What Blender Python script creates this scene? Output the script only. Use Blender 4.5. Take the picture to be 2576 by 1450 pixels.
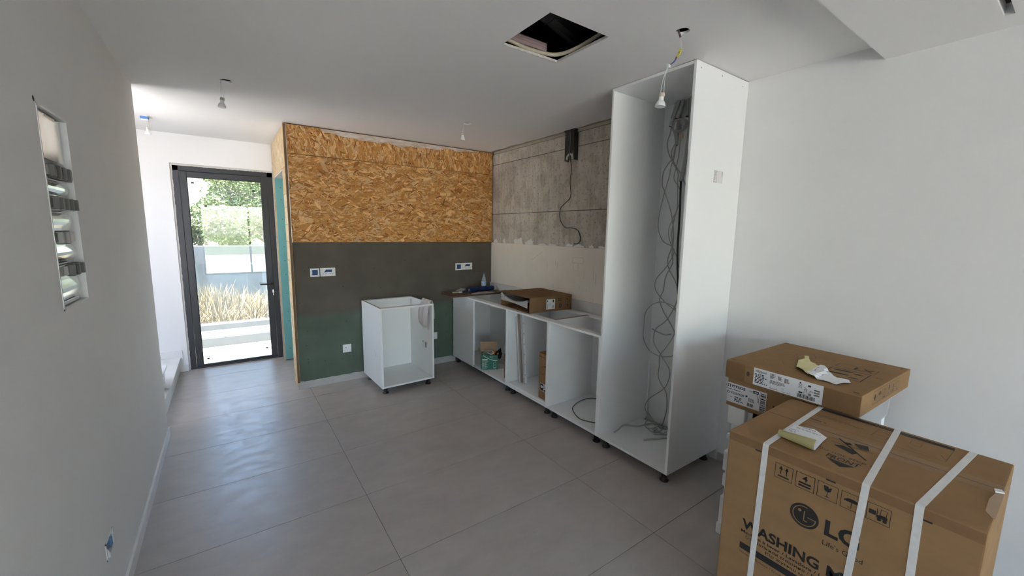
import bpy, bmesh, math, random
from mathutils import Matrix, Vector, Euler, noise as mnoise

# ------------------------------------------------------------------ camera, sky, sun, exposure
scene = bpy.context.scene
for o in list(bpy.data.objects):
    bpy.data.objects.remove(o)
col = scene.collection

cam_d = bpy.data.cameras.new('camera')
cam_d.sensor_width = 36.0
cam_d.lens = 36.0 * 1019.86 / 2576.0
cam_d.clip_start = 0.02
cam = bpy.data.objects.new('camera', cam_d)
col.objects.link(cam)
YAW, PIT, ROL = 0.612, 0.1384, 0.0157
fw = Vector((math.sin(YAW) * math.cos(PIT), math.cos(YAW) * math.cos(PIT), -math.sin(PIT)))
rt = Vector((math.cos(YAW), -math.sin(YAW), 0))
up = rt.cross(fw)
rt2 = math.cos(ROL) * rt + math.sin(ROL) * up
up2 = -math.sin(ROL) * rt + math.cos(ROL) * up
mw = Matrix((rt2, up2, -fw)).transposed().to_4x4()
mw.translation = Vector((0, 0, 1.6459))
cam.matrix_world = mw
scene.camera = cam

world = bpy.data.worlds.new('sky')
scene.world = world
world.use_nodes = True
wn = world.node_tree.nodes
wn.clear()
sky = wn.new('ShaderNodeTexSky')
sky.sky_type = 'NISHITA'
sky.sun_disc = False
sky.sun_elevation = math.radians(74)
sky.sun_rotation = math.radians(-90)
sky.air_density = 1.0
sky.dust_density = 1.2
sky.ozone_density = 1.0
bg = wn.new('ShaderNodeBackground')
bg.inputs['Strength'].default_value = 0.40
wo = wn.new('ShaderNodeOutputWorld')
world.node_tree.links.new(sky.outputs[0], bg.inputs[0])
world.node_tree.links.new(bg.outputs[0], wo.inputs[0])

sun_d = bpy.data.lights.new('sun', 'SUN')
sun_d.energy = 10.0
sun_d.angle = math.radians(0.6)
sun_d.color = (1.0, 0.95, 0.87)
sun = bpy.data.objects.new('sun', sun_d)
col.objects.link(sun)
sun.location = (-8, 3, 12)
sun.rotation_euler = Vector((0.255, -0.02, -0.967)).to_track_quat('-Z', 'Y').to_euler()

scene.view_settings.view_transform = 'Standard'
scene.view_settings.look = 'None'
scene.view_settings.gamma = 1.0
scene.view_settings.use_curve_mapping = False
scene.view_settings.exposure = 2.60

# ------------------------------------------------------------------ measures (metres)
XL, XR = -0.4788, 2.8528          # left partition face, right wall face
YB, YD = 4.52, 5.809              # kitchen back wall face, entrance wall face
XP = 0.507                        # side wall (stud wall) face
ZC = 2.6348                       # ceiling
XF = 2.2531                       # cabinet fronts
YW = -5.6                         # living room window wall
rnd = random.Random(7)

# ------------------------------------------------------------------ helpers
def lin(r, g, b):
    f = lambda c: (c / 12.92) if c <= 0.04045 else ((c + 0.055) / 1.055) ** 2.4
    return (f(r / 255.0), f(g / 255.0), f(b / 255.0))

def mat(name, colour, rough=0.6, metal=0.0, var=0.0, vscale=8.0, bump=0.0, bscale=60.0,
        colour2=None, rvar=0.0, objrand=False, trans=0.0, alpha=1.0, spec=0.5, stretch=None, coat=0.0, detail=6.0):
    m = bpy.data.materials.new(name)
    m.use_nodes = True
    nt = m.node_tree
    b = nt.nodes['Principled BSDF']
    b.inputs['Base Color'].default_value = (*colour, 1)
    b.inputs['Roughness'].default_value = rough
    b.inputs['Metallic'].default_value = metal
    b.inputs['Specular IOR Level'].default_value = spec
    b.inputs['Transmission Weight'].default_value = trans
    b.inputs['Alpha'].default_value = alpha
    b.inputs['Coat Weight'].default_value = coat
    if var or bump or colour2 or rvar:
        tc = nt.nodes.new('ShaderNodeTexCoord')
        mp = nt.nodes.new('ShaderNodeMapping')
        if stretch:
            mp.inputs['Scale'].default_value = stretch
        nt.links.new(tc.outputs['Object'], mp.inputs[0])
        src = mp.outputs[0]
        if objrand:
            oi = nt.nodes.new('ShaderNodeObjectInfo')
            ml = nt.nodes.new('ShaderNodeMath'); ml.operation = 'MULTIPLY'; ml.inputs[1].default_value = 91.0
            nt.links.new(oi.outputs['Random'], ml.inputs[0])
            va = nt.nodes.new('ShaderNodeVectorMath'); va.operation = 'ADD'
            nt.links.new(src, va.inputs[0]); nt.links.new(ml.outputs[0], va.inputs[1])
            src = va.outputs[0]
        if var or colour2:
            n = nt.nodes.new('ShaderNodeTexNoise')
            n.inputs['Scale'].default_value = vscale
            n.inputs['Detail'].default_value = detail
            n.inputs['Roughness'].default_value = 0.6
            nt.links.new(src, n.inputs['Vector'])
            r = nt.nodes.new('ShaderNodeValToRGB')
            lo = colour2 if colour2 else tuple(c * (1 - var) for c in colour)
            hi = colour if colour2 else tuple(min(1, c * (1 + var)) for c in colour)
            r.color_ramp.elements[0].color = (*lo, 1)
            r.color_ramp.elements[0].position = 0.32
            r.color_ramp.elements[1].color = (*hi, 1)
            r.color_ramp.elements[1].position = 0.68
            nt.links.new(n.outputs[0], r.inputs[0])
            nt.links.new(r.outputs[0], b.inputs['Base Color'])
        if rvar:
            n3 = nt.nodes.new('ShaderNodeTexNoise')
            n3.inputs['Scale'].default_value = vscale * 1.7
            n3.inputs['Detail'].default_value = 8
            nt.links.new(src, n3.inputs['Vector'])
            mr = nt.nodes.new('ShaderNodeMapRange')
            mr.inputs['From Min'].default_value = 0.3
            mr.inputs['From Max'].default_value = 0.7
            mr.inputs['To Min'].default_value = rough - rvar
            mr.inputs['To Max'].default_value = rough + rvar
            nt.links.new(n3.outputs[0], mr.inputs['Value'])
            nt.links.new(mr.outputs[0], b.inputs['Roughness'])
        if bump:
            n2 = nt.nodes.new('ShaderNodeTexNoise')
            n2.inputs['Scale'].default_value = bscale
            n2.inputs['Detail'].default_value = 4
            nt.links.new(src, n2.inputs['Vector'])
            bp_ = nt.nodes.new('ShaderNodeBump')
            bp_.inputs['Strength'].default_value = bump
            bp_.inputs['Distance'].default_value = 0.01
            nt.links.new(n2.outputs[0], bp_.inputs['Height'])
            nt.links.new(bp_.outputs[0], b.inputs['Normal'])
    return m

def glass_mat(name, tint=(1, 1, 1), haze=0.0, hcol=(.8, .82, .8), ior=1.5):
    """thin pane: clear where you look through it, Fresnel mirror at grazing angles, a little dust"""
    m = bpy.data.materials.new(name)
    m.use_nodes = True
    nt = m.node_tree
    nt.nodes.clear()
    out = nt.nodes.new('ShaderNodeOutputMaterial')
    tr = nt.nodes.new('ShaderNodeBsdfTransparent')
    tr.inputs[0].default_value = (*tint, 1)
    gl = nt.nodes.new('ShaderNodeBsdfGlossy')
    gl.inputs['Roughness'].default_value = 0.0
    fr = nt.nodes.new('ShaderNodeFresnel')
    fr.inputs['IOR'].default_value = ior
    mx = nt.nodes.new('ShaderNodeMixShader')
    nt.links.new(fr.outputs[0], mx.inputs[0])
    nt.links.new(tr.outputs[0], mx.inputs[1])
    nt.links.new(gl.outputs[0], mx.inputs[2])
    last = mx
    if haze:
        df = nt.nodes.new('ShaderNodeBsdfDiffuse')
        df.inputs[0].default_value = (*hcol, 1)
        tl = nt.nodes.new('ShaderNodeBsdfTranslucent')
        tl.inputs[0].default_value = (*hcol, 1)
        ad = nt.nodes.new('ShaderNodeMixShader')
        nt.links.new(df.outputs[0], ad.inputs[1])
        nt.links.new(tl.outputs[0], ad.inputs[2])
        m2 = nt.nodes.new('ShaderNodeMixShader')
        m2.inputs[0].default_value = haze
        nt.links.new(mx.outputs[0], m2.inputs[1])
        nt.links.new(ad.outputs[0], m2.inputs[2])
        last = m2
    nt.links.new(last.outputs[0], out.inputs[0])
    return m

def attr_mat(name, rough=0.7, bump=0.0, bscale=80, gain=1.0):
    m = bpy.data.materials.new(name)
    m.use_nodes = True
    nt = m.node_tree
    b = nt.nodes['Principled BSDF']
    b.inputs['Roughness'].default_value = rough
    b.inputs['Specular IOR Level'].default_value = 0.3
    a = nt.nodes.new('ShaderNodeVertexColor')
    a.layer_name = 'Col'
    tc = nt.nodes.new('ShaderNodeTexCoord')
    n = nt.nodes.new('ShaderNodeTexNoise')
    n.inputs['Scale'].default_value = bscale
    n.inputs['Detail'].default_value = 5
    nt.links.new(tc.outputs['Object'], n.inputs['Vector'])
    mr = nt.nodes.new('ShaderNodeMapRange')
    mr.inputs['From Min'].default_value = 0.3
    mr.inputs['From Max'].default_value = 0.7
    mr.inputs['To Min'].default_value = 0.8 * gain
    mr.inputs['To Max'].default_value = 1.15 * gain
    nt.links.new(n.outputs[0], mr.inputs[0])
    mu = nt.nodes.new('ShaderNodeVectorMath')
    mu.operation = 'SCALE'
    nt.links.new(a.outputs[0], mu.inputs[0])
    nt.links.new(mr.outputs[0], mu.inputs['Scale'])
    nt.links.new(mu.outputs[0], b.inputs['Base Color'])
    return m

MW = {}
def tag(o, label=None, cat=None, group=None, kind=None):
    if label: o['label'] = label
    if cat: o['category'] = cat
    if group: o['group'] = group
    if kind: o['kind'] = kind
    return o

def thing(name, label, cat, loc=(0, 0, 0), rz=0.0, group=None, kind=None, tilt=None):
    o = bpy.data.objects.new(name, None)
    o.empty_display_size = 0.05
    o.location = loc
    o.rotation_euler = tilt if tilt else (0, 0, rz)
    col.objects.link(o)
    MW[o.name] = Matrix.Translation(Vector(loc)) @ Euler(o.rotation_euler).to_matrix().to_4x4()
    return tag(o, label, cat, group, kind)

def mesh_obj(name, me, m, parent=None):
    o = bpy.data.objects.new(name, me)
    col.objects.link(o)
    if m is not None:
        for mm in (m if isinstance(m, (list, tuple)) else [m]):
            me.materials.append(mm)
    if parent is not None:
        o.parent = parent
    return o

def build(name, bm, m, parent=None, world=True, smooth=False, kind=None, label=None):
    """world=True: coordinates in bm are world metres; moved into the parent's frame"""
    if world and parent is not None:
        p = parent
        M_ = MW.get(p.name)
        if M_ is None:
            q = p.parent
            M_ = MW.get(q.name) if q is not None else None
        if M_ is not None:
            bm.transform(M_.inverted())
    bmesh.ops.recalc_face_normals(bm, faces=bm.faces[:])
    me = bpy.data.meshes.new(name)
    bm.to_mesh(me)
    bm.free()
    if smooth:
        for p in me.polygons: p.use_smooth = True
    o = mesh_obj(name, me, m, parent)
    if kind: o['kind'] = kind
    if label: o['label'] = label
    return o

def single(name, bm, m, label, cat, loc, group=None, smooth=False, kind=None):
    """a thing that is one mesh; bm in world metres, origin set at loc"""
    bm.transform(Matrix.Translation(-Vector(loc)))
    bmesh.ops.recalc_face_normals(bm, faces=bm.faces[:])
    me = bpy.data.meshes.new(name)
    bm.to_mesh(me)
    bm.free()
    if smooth:
        for p in me.polygons: p.use_smooth = True
    o = mesh_obj(name, me, m)
    o.location = loc
    MW[o.name] = Matrix.Translation(Vector(loc))
    return tag(o, label, cat, group, kind)

def NB(): return bmesh.new()

def box(bm, x0, x1, y0, y1, z0, z1, bev=0.0, seg=1):
    r = bmesh.ops.create_cube(bm, size=1.0)
    vs = r['verts']
    for v in vs:
        v.co = Vector((x0 + (v.co.x + .5) * (x1 - x0), y0 + (v.co.y + .5) * (y1 - y0), z0 + (v.co.z + .5) * (z1 - z0)))
    if bev > 0:
        es = list({e for v in vs for e in v.link_edges})
        bmesh.ops.bevel(bm, geom=es, offset=bev, segments=seg, affect='EDGES', profile=0.6)
    return bm

def bxo(*a, **k): return box(NB(), *a, **k)

def cyl(bm, p0, p1, r0, r1=None, n=16, caps=True):
    r1 = r0 if r1 is None else r1
    p0, p1 = Vector(p0), Vector(p1)
    d = p1 - p0
    q = d.to_track_quat('Z', 'Y').to_matrix()
    a = [bm.verts.new(p0 + q @ Vector((math.cos(t) * r0, math.sin(t) * r0, 0))) for t in [2 * math.pi * i / n for i in range(n)]]
    b = [bm.verts.new(p1 + q @ Vector((math.cos(t) * r1, math.sin(t) * r1, 0))) for t in [2 * math.pi * i / n for i in range(n)]]
    for i in range(n):
        bm.faces.new((a[i], a[(i + 1) % n], b[(i + 1) % n], b[i]))
    if caps:
        bm.faces.new(a[::-1]); bm.faces.new(b)
    return bm

def lathe(bm, prof, axis_p, n=24, mtx=None):
    """prof: [(r,z)], revolved about z through axis_p"""
    ax = Vector(axis_p)
    rings = []
    for r, z in prof:
        ring = []
        for i in range(n):
            t = 2 * math.pi * i / n
            v = Vector((r * math.cos(t), r * math.sin(t), z))
            if mtx: v = mtx @ v
            ring.append(bm.verts.new(ax + v))
        rings.append(ring)
    for a, b in zip(rings, rings[1:]):
        for i in range(n):
            bm.faces.new((a[i], a[(i + 1) % n], b[(i + 1) % n], b[i]))
    if prof[0][0] > 1e-5: bm.faces.new(rings[0][::-1])
    if prof[-1][0] > 1e-5: bm.faces.new(rings[-1])
    return bm

def catmull(pts, sub=6):
    P = [Vector(p) for p in pts]
    if len(P) < 3: return P
    P = [P[0] * 2 - P[1]] + P + [P[-1] * 2 - P[-2]]
    out = []
    for i in range(1, len(P) - 2):
        a, b, c, d = P[i - 1:i + 3]
        for s in range(sub):
            t = s / sub
            out.append(.5 * ((2 * b) + (c - a) * t + (2 * a - 5 * b + 4 * c - d) * t * t + (3 * b - a - 3 * c + d) * t ** 3))
    out.append(P[-2])
    return out

def tube(bm, pts, r, n=8, sub=6, smooth=True):
    P = catmull(pts, sub) if smooth else [Vector(p) for p in pts]
    rings = []
    up_ = Vector((0.13, 0.31, 0.94)).normalized()
    for i, p in enumerate(P):
        t = (P[min(i + 1, len(P) - 1)] - P[max(i - 1, 0)])
        if t.length < 1e-9: t = Vector((0, 0, 1))
        t.normalize()
        s = t.cross(up_)
        if s.length < .05: s = t.cross(Vector((1, 0, 0)))
        s.normalize(); u = s.cross(t)
        rr = r(i / (len(P) - 1)) if callable(r) else r
        rings.append([bm.verts.new(p + rr * (math.cos(2 * math.pi * k / n) * s + math.sin(2 * math.pi * k / n) * u)) for k in range(n)])
    for a, b in zip(rings, rings[1:]):
        for k in range(n):
            bm.faces.new((a[k], a[(k + 1) % n], b[(k + 1) % n], b[k]))
    bm.faces.new(rings[0][::-1]); bm.faces.new(rings[-1])
    return bm

def prism(bm, pts, vec):
    """flat polygon of 3d points swept by vec"""
    v = Vector(vec)
    a = [bm.verts.new(Vector(p)) for p in pts]
    b = [bm.verts.new(Vector(p) + v) for p in pts]
    n = len(a)
    bm.faces.new(a[::-1]); bm.faces.new(b)
    for i in range(n):
        bm.faces.new((a[i], a[(i + 1) % n], b[(i + 1) % n], b[i]))
    return bm

def cut(o, cutters):
    """boolean openings out of o"""
    for cb in cutters:
        bmesh.ops.recalc_face_normals(cb, faces=cb.faces[:])
        me = bpy.data.meshes.new('cutter'); cb.to_mesh(me); cb.free()
        c = bpy.data.objects.new('cutter', me); col.objects.link(c)
        md = o.modifiers.new('cut', 'BOOLEAN'); md.operation = 'DIFFERENCE'; md.object = c; md.solver = 'EXACT'
        dg = bpy.context.evaluated_depsgraph_get()
        dg.update()
        nm = bpy.data.meshes.new_from_object(o.evaluated_get(dg))
        o.modifiers.clear()
        old = o.data
        o.data = nm
        bpy.data.meshes.remove(old)
        bpy.data.objects.remove(c); bpy.data.meshes.remove(me)
    return o

FINE = {'printed_logo', 'label_print', 'printed_drawing', 'note_print', 'pencil_marks', 'sticker_print', 'slot_hole', 'pin_hole', 'fixing_hole'}   # print and holes too fine to pick apart
class Face:
    """a printed face: u to the right, v up, seen from outside"""
    def __init__(s, O, U, V, parent, eps=0.0006):
        s.O, s.U, s.V, s.p = Vector(O), Vector(U), Vector(V), parent
        s.N = s.U.cross(s.V); s.e = eps
    def P(s, u, v, e=None): return s.O + s.U * u + s.V * v + s.N * (s.e if e is None else e)
    def poly(s, bm, pts, e=None):
        bm.faces.new([bm.verts.new(s.P(u, v, e)) for u, v in pts]); return bm
    def rect(s, bm, u0, v0, u1, v1, e=None): return s.poly(bm, [(u0, v0), (u1, v0), (u1, v1), (u0, v1)], e)
    def line(s, bm, a, b, w, e=None):
        a, b = Vector(a), Vector(b); d = (b - a).normalized(); n = Vector((-d.y, d.x)) * w / 2
        return s.poly(bm, [tuple(a - n), tuple(b - n), tuple(b + n), tuple(a + n)], e)
    def frame(s, bm, u0, v0, u1, v1, w):
        s.rect(bm, u0, v0, u1, v0 + w); s.rect(bm, u0, v1 - w, u1, v1)
        s.rect(bm, u0, v0 + w, u0 + w, v1 - w); s.rect(bm, u1 - w, v0 + w, u1, v1 - w); return bm
    def disc(s, bm, u, v, r, n=32, ry=None, e=None, a0=0, a1=2 * math.pi):
        ry = ry or r
        return s.poly(bm, [(u + r * math.cos(a0 + (a1 - a0) * i / n), v + ry * math.sin(a0 + (a1 - a0) * i / n)) for i in range(n if a1 - a0 > 6.2 else n + 1)], e)
    def arc(s, bm, u, v, r, w, a0, a1, n=40, e=None):
        for i in range(n):
            t0 = a0 + (a1 - a0) * i / n; t1 = a0 + (a1 - a0) * (i + 1) / n
            s.poly(bm, [(u + (r - w / 2) * math.cos(t0), v + (r - w / 2) * math.sin(t0)), (u + (r + w / 2) * math.cos(t0), v + (r + w / 2) * math.sin(t0)),
                        (u + (r + w / 2) * math.cos(t1), v + (r + w / 2) * math.sin(t1)), (u + (r - w / 2) * math.cos(t1), v + (r - w / 2) * math.sin(t1))], e)
        return bm
    def text(s, bm, txt, u, v, h, w=None, bold=0.0, e=None, rot=0):
        """cap height h, left end u, baseline v, optional total width w"""
        cu = bpy.data.curves.new('t', 'FONT'); cu.body = txt; cu.size = 1.0; cu.offset = bold; cu.resolution_u = 3
        ob = bpy.data.objects.new('t', cu); col.objects.link(ob)
        dg = bpy.context.evaluated_depsgraph_get(); dg.update()
        me = bpy.data.meshes.new_from_object(ob.evaluated_get(dg))
        bpy.data.objects.remove(ob); bpy.data.curves.remove(cu)
        if len(me.vertices):
            x0 = min(q.co.x for q in me.vertices); x1 = max(q.co.x for q in me.vertices)
            k = h / 0.73
            kx = w / max(1e-6, x1 - x0) if w else k
            vs = []
            for q in me.vertices:
                a, b = (q.co.x - x0) * kx, q.co.y * k
                if rot: a, b = a * math.cos(rot) - b * math.sin(rot), a * math.sin(rot) + b * math.cos(rot)
                vs.append(bm.verts.new(s.P(u + a, v + b, e)))
            for p in me.polygons:
                try: bm.faces.new([vs[i] for i in p.vertices])
                except ValueError: pass
        bpy.data.meshes.remove(me)
        return bm
    def scribble(s, bm, u0, v0, u1, v1, rows, r, fill=.55):
        """tiny unreadable print: rows of short dashes"""
        h = (v1 - v0) / rows
        for i in range(rows):
            u = u0
            vv = v1 - (i + .5) * h
            end = u0 + (u1 - u0) * r.uniform(.6, 1)
            while u < end:
                w = r.uniform(.2, 1) * h * 3
                s.rect(bm, u, vv - h * fill / 2, min(u + w, end), vv + h * fill / 2)
                u += w + h * .5
        return bm
    def barcode(s, bm, u0, v0, u1, v1, r, vertical=True, n=40):
        L = (u1 - u0) if vertical else (v1 - v0)
        t = 0
        while t < L:
            w = r.choice((1, 1, 2, 3)) * L / (n * 2.2)
            if vertical: s.rect(bm, u0 + t, v0, min(u0 + t + w, u1), v1)
            else: s.rect(bm, u0, v0 + t, u1, min(v0 + t + w, v1))
            t += w + r.choice((1, 1, 2)) * L / (n * 2.2)
        return bm
    def done(s, name, bm, m, label=None):
        return build(name, bm, m, s.p, label=label, kind='stuff' if name in FINE else None)

def flecks(name, rects, n, parent, m, palette, O, U, V, N, lng=(.035, .14), wid=(.007, .030), ang=0.0, spread=.7, depth=.0012, seed=1):
    """pressed wood strands, each a real flat chip of its own colour lying at its own height"""
    r = random.Random(seed)
    O, U, V, N = map(Vector, (O, U, V, N))
    verts, faces, cols = [], [], []
    tot = sum((b - a) * (d - c) for a, b, c, d in rects)
    for (a, b, c, d) in rects:
        k = int(n * (b - a) * (d - c) / tot)
        for i in range(k):
            big = r.random() < .13
            L = r.uniform(*lng) * (1.0 if big else .7); W = r.uniform(*wid) * (1.5 if big else .55)
            t = ang + r.gauss(0, spread)
            cu, cv = r.uniform(a, b), r.uniform(c, d)
            du, dv = Vector((math.cos(t), math.sin(t))), Vector((-math.sin(t), math.cos(t)))
            e0, e1 = r.uniform(.15, 1), r.uniform(.15, 1)
            mid = r.uniform(-.3, .3) * W
            q = [(-L / 2, -W / 2 * e0), (0, -W / 2 + mid), (L / 2, -W / 2 * e1), (L / 2 * r.uniform(.85, 1.05), W / 2 * e1), (0, W / 2 + mid), (-L / 2 * r.uniform(.85, 1.05), W / 2 * e0)]
            hgt = depth * (i / max(1, k)) + .0001
            base = len(verts)
            for (p, s_) in q:
                w_ = du * p + dv * s_
                u_ = min(b, max(a, cu + w_.x)); v_ = min(d, max(c, cv + w_.y))
                verts.append(O + U * u_ + V * v_ + N * hgt)
            faces.append(tuple(range(base, base + 6)))
            pc = r.choice(palette) if not big else max(r.choice(palette), r.choice(palette)); f = r.uniform(.82, 1.15)
            cols.append(tuple(x * f for x in pc))
    M_ = MW.get(parent.name) if parent else None
    if M_ is None and parent is not None and parent.parent is not None: M_ = MW.get(parent.parent.name)
    if M_ is not None:
        I = M_.inverted(); verts = [I @ v for v in verts]
    me = bpy.data.meshes.new(name)
    me.from_pydata([tuple(v) for v in verts], [], faces)
    ca = me.color_attributes.new('Col', 'FLOAT_COLOR', 'CORNER')
    buf = []
    for p in me.polygons:
        buf += list((*cols[p.index], 1.0)) * p.loop_total
    ca.data.foreach_set('color', buf)
    o = mesh_obj(name, me, m, parent)
    o['kind'] = 'stuff'
    return o

# ------------------------------------------------------------------ materials
wall_white = mat('wall_paint', (.855, .845, .835), .75, var=.015, vscale=2.5, bump=.06, bscale=180)
ceil_white = mat('ceiling_paint', (.87, .855, .835), .85, bump=.04, bscale=160)
tile_m = mat('stone_tile', (.46, .41, .375), .37, var=.075, vscale=7.0, rvar=.075, objrand=True, bump=.06, bscale=45, stretch=(.75, 1.3, 1), detail=12)
grout = mat('grout', (.16, .15, .145), .9)
marble = mat('white_marble', (.82, .81, .79), .35, var=.05, vscale=5)
skirt_tile = mat('skirting_tile', (.46, .44, .43), .5, var=.06, vscale=5)
melamine = mat('white_melamine', (.87, .87, .86), .38, spec=.45)
edge_w = mat('white_edge_band', (.86, .86, .85), .35)
raw_edge = mat('chipboard_edge', (.42, .31, .21), .8, var=.25, vscale=120)
black_pl = mat('black_plastic', (.012, .012, .012), .45)
anthr = mat('anthracite_aluminium', (.036, .037, .042), .42, metal=.2)
dark_rub = mat('rubber_seal', (.01, .01, .01), .7)
card = mat('cardboard', (.295, .178, .088), .9, spec=.15, var=.07, vscale=7, bump=.03, bscale=200, stretch=(1, 1, 3))
card_d = mat('cardboard_brown', (.225, .13, .066), .9, spec=.15, var=.08, vscale=9)
card_in = mat('cardboard_inside', (.44, .31, .20), .88, var=.06, vscale=6)
ink = mat('printing_ink', (.014, .012, .012), .7)
ink_g = mat('grey_print', (.20, .19, .19), .75)
ink_soft = mat('worn_print', (.075, .055, .045), .8)
lab_w = mat('label_paper', (.78, .78, .80), .55)
paper_w = mat('note_paper', (.84, .84, .86), .7)
paper_y = mat('yellow_backing_paper', (.74, .68, .36), .65, var=.05, vscale=20)
strap_m = mat('packing_strap', (.70, .69, .68), .38, var=.06, vscale=40)
tape_m = mat('clear_tape', (.55, .45, .36), .3, alpha=.06)
eps_m = mat('polystyrene_foam', (.86, .86, .85), .8, bump=.15, bscale=260)
film_m = mat('plastic_film', (.66, .68, .72), .22, alpha=.45)
clear_pl = mat('clear_plastic', (.9, .92, .92), .10, alpha=.20, spec=.9)
appl_m = mat('appliance_panel', (.06, .06, .065), .3, metal=.4)
conc = bpy.data.materials.new('raw_concrete'); conc.use_nodes = True
def _conc(m):
    nt = m.node_tree; b = nt.nodes['Principled BSDF']; b.inputs['Roughness'].default_value = .9; b.inputs['Specular IOR Level'].default_value = .2
    tc = nt.nodes.new('ShaderNodeTexCoord'); L_ = nt.links.new
    def noise(sc, det=8, st=None):
        v = tc.outputs['Object']
        if st:
            mp = nt.nodes.new('ShaderNodeMapping'); mp.inputs['Scale'].default_value = st; L_(v, mp.inputs[0]); v = mp.outputs[0]
        n = nt.nodes.new('ShaderNodeTexNoise'); n.inputs['Scale'].default_value = sc; n.inputs['Detail'].default_value = det; L_(v, n.inputs['Vector']); return n.outputs[0]
    def ramp(src, a, ca, b2, cb):
        r = nt.nodes.new('ShaderNodeValToRGB'); e = r.color_ramp.elements
        e[0].position = a; e[0].color = (*ca, 1); e[1].position = b2; e[1].color = (*cb, 1); L_(src, r.inputs[0]); return r.outputs[0]
    def mul(x, y):
        k = nt.nodes.new('ShaderNodeMix'); k.data_type = 'RGBA'; k.blend_type = 'MULTIPLY'; k.inputs[0].default_value = 1; L_(x, k.inputs[6]); L_(y, k.inputs[7]); return k.outputs[2]
    c = ramp(noise(2.3), .36, (.46, .415, .355), .62, (.60, .55, .48))
    c = mul(c, ramp(noise(5.5, 9), .42, (.84, .825, .81), .50, (1, 1, 1)))
    c = mul(c, ramp(noise(34, 4), .33, (.70, .68, .65), .45, (1, 1, 1)))
    c = mul(c, ramp(noise(7, 5, (1, 3.2, .35)), .36, (.88, .87, .86), .56, (1.04, 1.04, 1.03)))
    vo = nt.nodes.new('ShaderNodeTexVoronoi'); vo.inputs['Scale'].default_value = 17; L_(tc.outputs['Object'], vo.inputs['Vector'])
    c = mul(c, ramp(vo.outputs['Distance'], .055, (.35, .33, .31), .10, (1, 1, 1)))
    L_(c, b.inputs['Base Color'])
    bu = nt.nodes.new('ShaderNodeBump'); bu.inputs['Strength'].default_value = .35; bu.inputs['Distance'].default_value = .01; L_(noise(30), bu.inputs['Height']); L_(bu.outputs[0], b.inputs['Normal'])
_conc(conc)
conc_d = mat('concrete_joint', (.20, .185, .165), .9, var=.2, vscale=14)
plaster = mat('plaster', (.62, .59, .55), .85, var=.05, vscale=10, bump=.08, bscale=80)
plaster_br = mat('bare_gypsum_band', (.40, .35, .28), .9, var=.07, vscale=14)
gyp_board = mat('cream_gypsum_board', (.78, .705, .61), .85, var=.04, vscale=4, bump=.05, bscale=120)
teal = mat('teal_plasterboard', (.19, .46, .44), .75, var=.04, vscale=8)
osb_base = mat('osb_core', (.46, .24, .075), .75, var=.25, vscale=60)
osb_edge = mat('osb_edge', (.20, .115, .055), .85, var=.35, vscale=120, stretch=(1, 1, 6))
osb_sunlit = mat('osb_sunlit_face', (.60, .42, .24), .75, var=.12, vscale=14, stretch=(4, 1.2, .5))  # lit copy of the OSB, sunlight put into its colour
strand_m = attr_mat('osb_strand_wood', .62, bscale=140)
galv = mat('galvanised_steel', (.62, .62, .62), .38, metal=.9, var=.06, vscale=30)
mirror_st = mat('bright_steel_plate', (.74, .74, .72), .16, metal=1.0, rvar=.04, vscale=6)
white_pl = mat('white_plastic', (.80, .80, .80), .35)
blue_tape = mat('blue_masking_tape', (.028, .075, .22), .7, var=.15, vscale=60)
blue_pl = mat('blue_plastic', (.10, .20, .34), .5)
cream_cer = mat('cream_ceramic', (.55, .49, .38), .6)
bulb_wh = mat('bulb_white', (.82, .82, .82), .3)
bulb_lens = mat('bulb_lens', (.50, .51, .52), .2)
wire_w = mat('white_wire', (.76, .75, .73), .5)
wire_g = mat('grey_wire', (.40, .39, .37), .6)
conduit_m = mat('grey_conduit', (.40, .395, .375), .55)
cable_blk = mat('black_cable', (.01, .01, .01), .5)
cable_gry = mat('dark_grey_cable', (.10, .098, .095), .55)
yel_tape = mat('yellow_tape', (.62, .55, .04), .5)
violet_w = mat('violet_wire', (.07, .06, .20), .5)
orange_pl = mat('orange_plastic', (.72, .20, .05), .5)
navy_fab = mat('navy_pile', (.010, .028, .11), .95, var=.3, vscale=90, bump=.5, bscale=300)
brown_bd = mat('brown_laminate', (.115, .07, .045), .55, var=.15, vscale=20, stretch=(.4, 3, 1))
towel_m = mat('towel_cloth', (.64, .585, .57), .95, var=.05, vscale=60, bump=.4, bscale=220)
green_bx = mat('green_box_print', (.018, .17, .105), .5)
red_ink = mat('red_print', (.60, .05, .05), .6)
white_ink = mat('white_print', (.78, .82, .80), .6)
black_cloth = mat('black_glove', (.012, .010, .012), .8)
sink_wh = mat('white_ceramic', (.84, .84, .83), .18)
bottle_m = mat('pet_bottle', (.80, .88, .92), .06, alpha=.30, spec=.8)
bottle_cap = mat('blue_cap', (.06, .16, .38), .4)
bottle_lab = mat('blue_label', (.16, .34, .62), .5, colour2=(.62, .70, .80), vscale=50)
steel_tool = mat('steel_tool', (.45, .42, .40), .45, metal=.4)
chrome = mat('chrome_key', (.75, .75, .74), .2, metal=1.0)
foil = mat('pipe_insulation', (.48, .42, .31), .8, var=.12, vscale=20)
hose_blk = mat('black_flexible_hose', (.018, .018, .018), .6)
pink_metal = mat('primed_channel', (.36, .27, .25), .55)
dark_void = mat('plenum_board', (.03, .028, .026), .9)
door_glass = glass_mat('door_glass', (.86, .89, .88), haze=.02, ior=1.65)
win_glass = glass_mat('window_glass', (.97, .98, .98))
bal_glass = glass_mat('balustrade_glass', (.86, .89, .88), haze=.05, hcol=(.45, .47, .46))
terrace_m = mat('terrace_stone', (.70, .665, .61), .8, var=.05, vscale=6)
kerb_m = mat('terrace_kerb', (.15, .15, .148), .85, var=.08, vscale=8)
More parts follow.
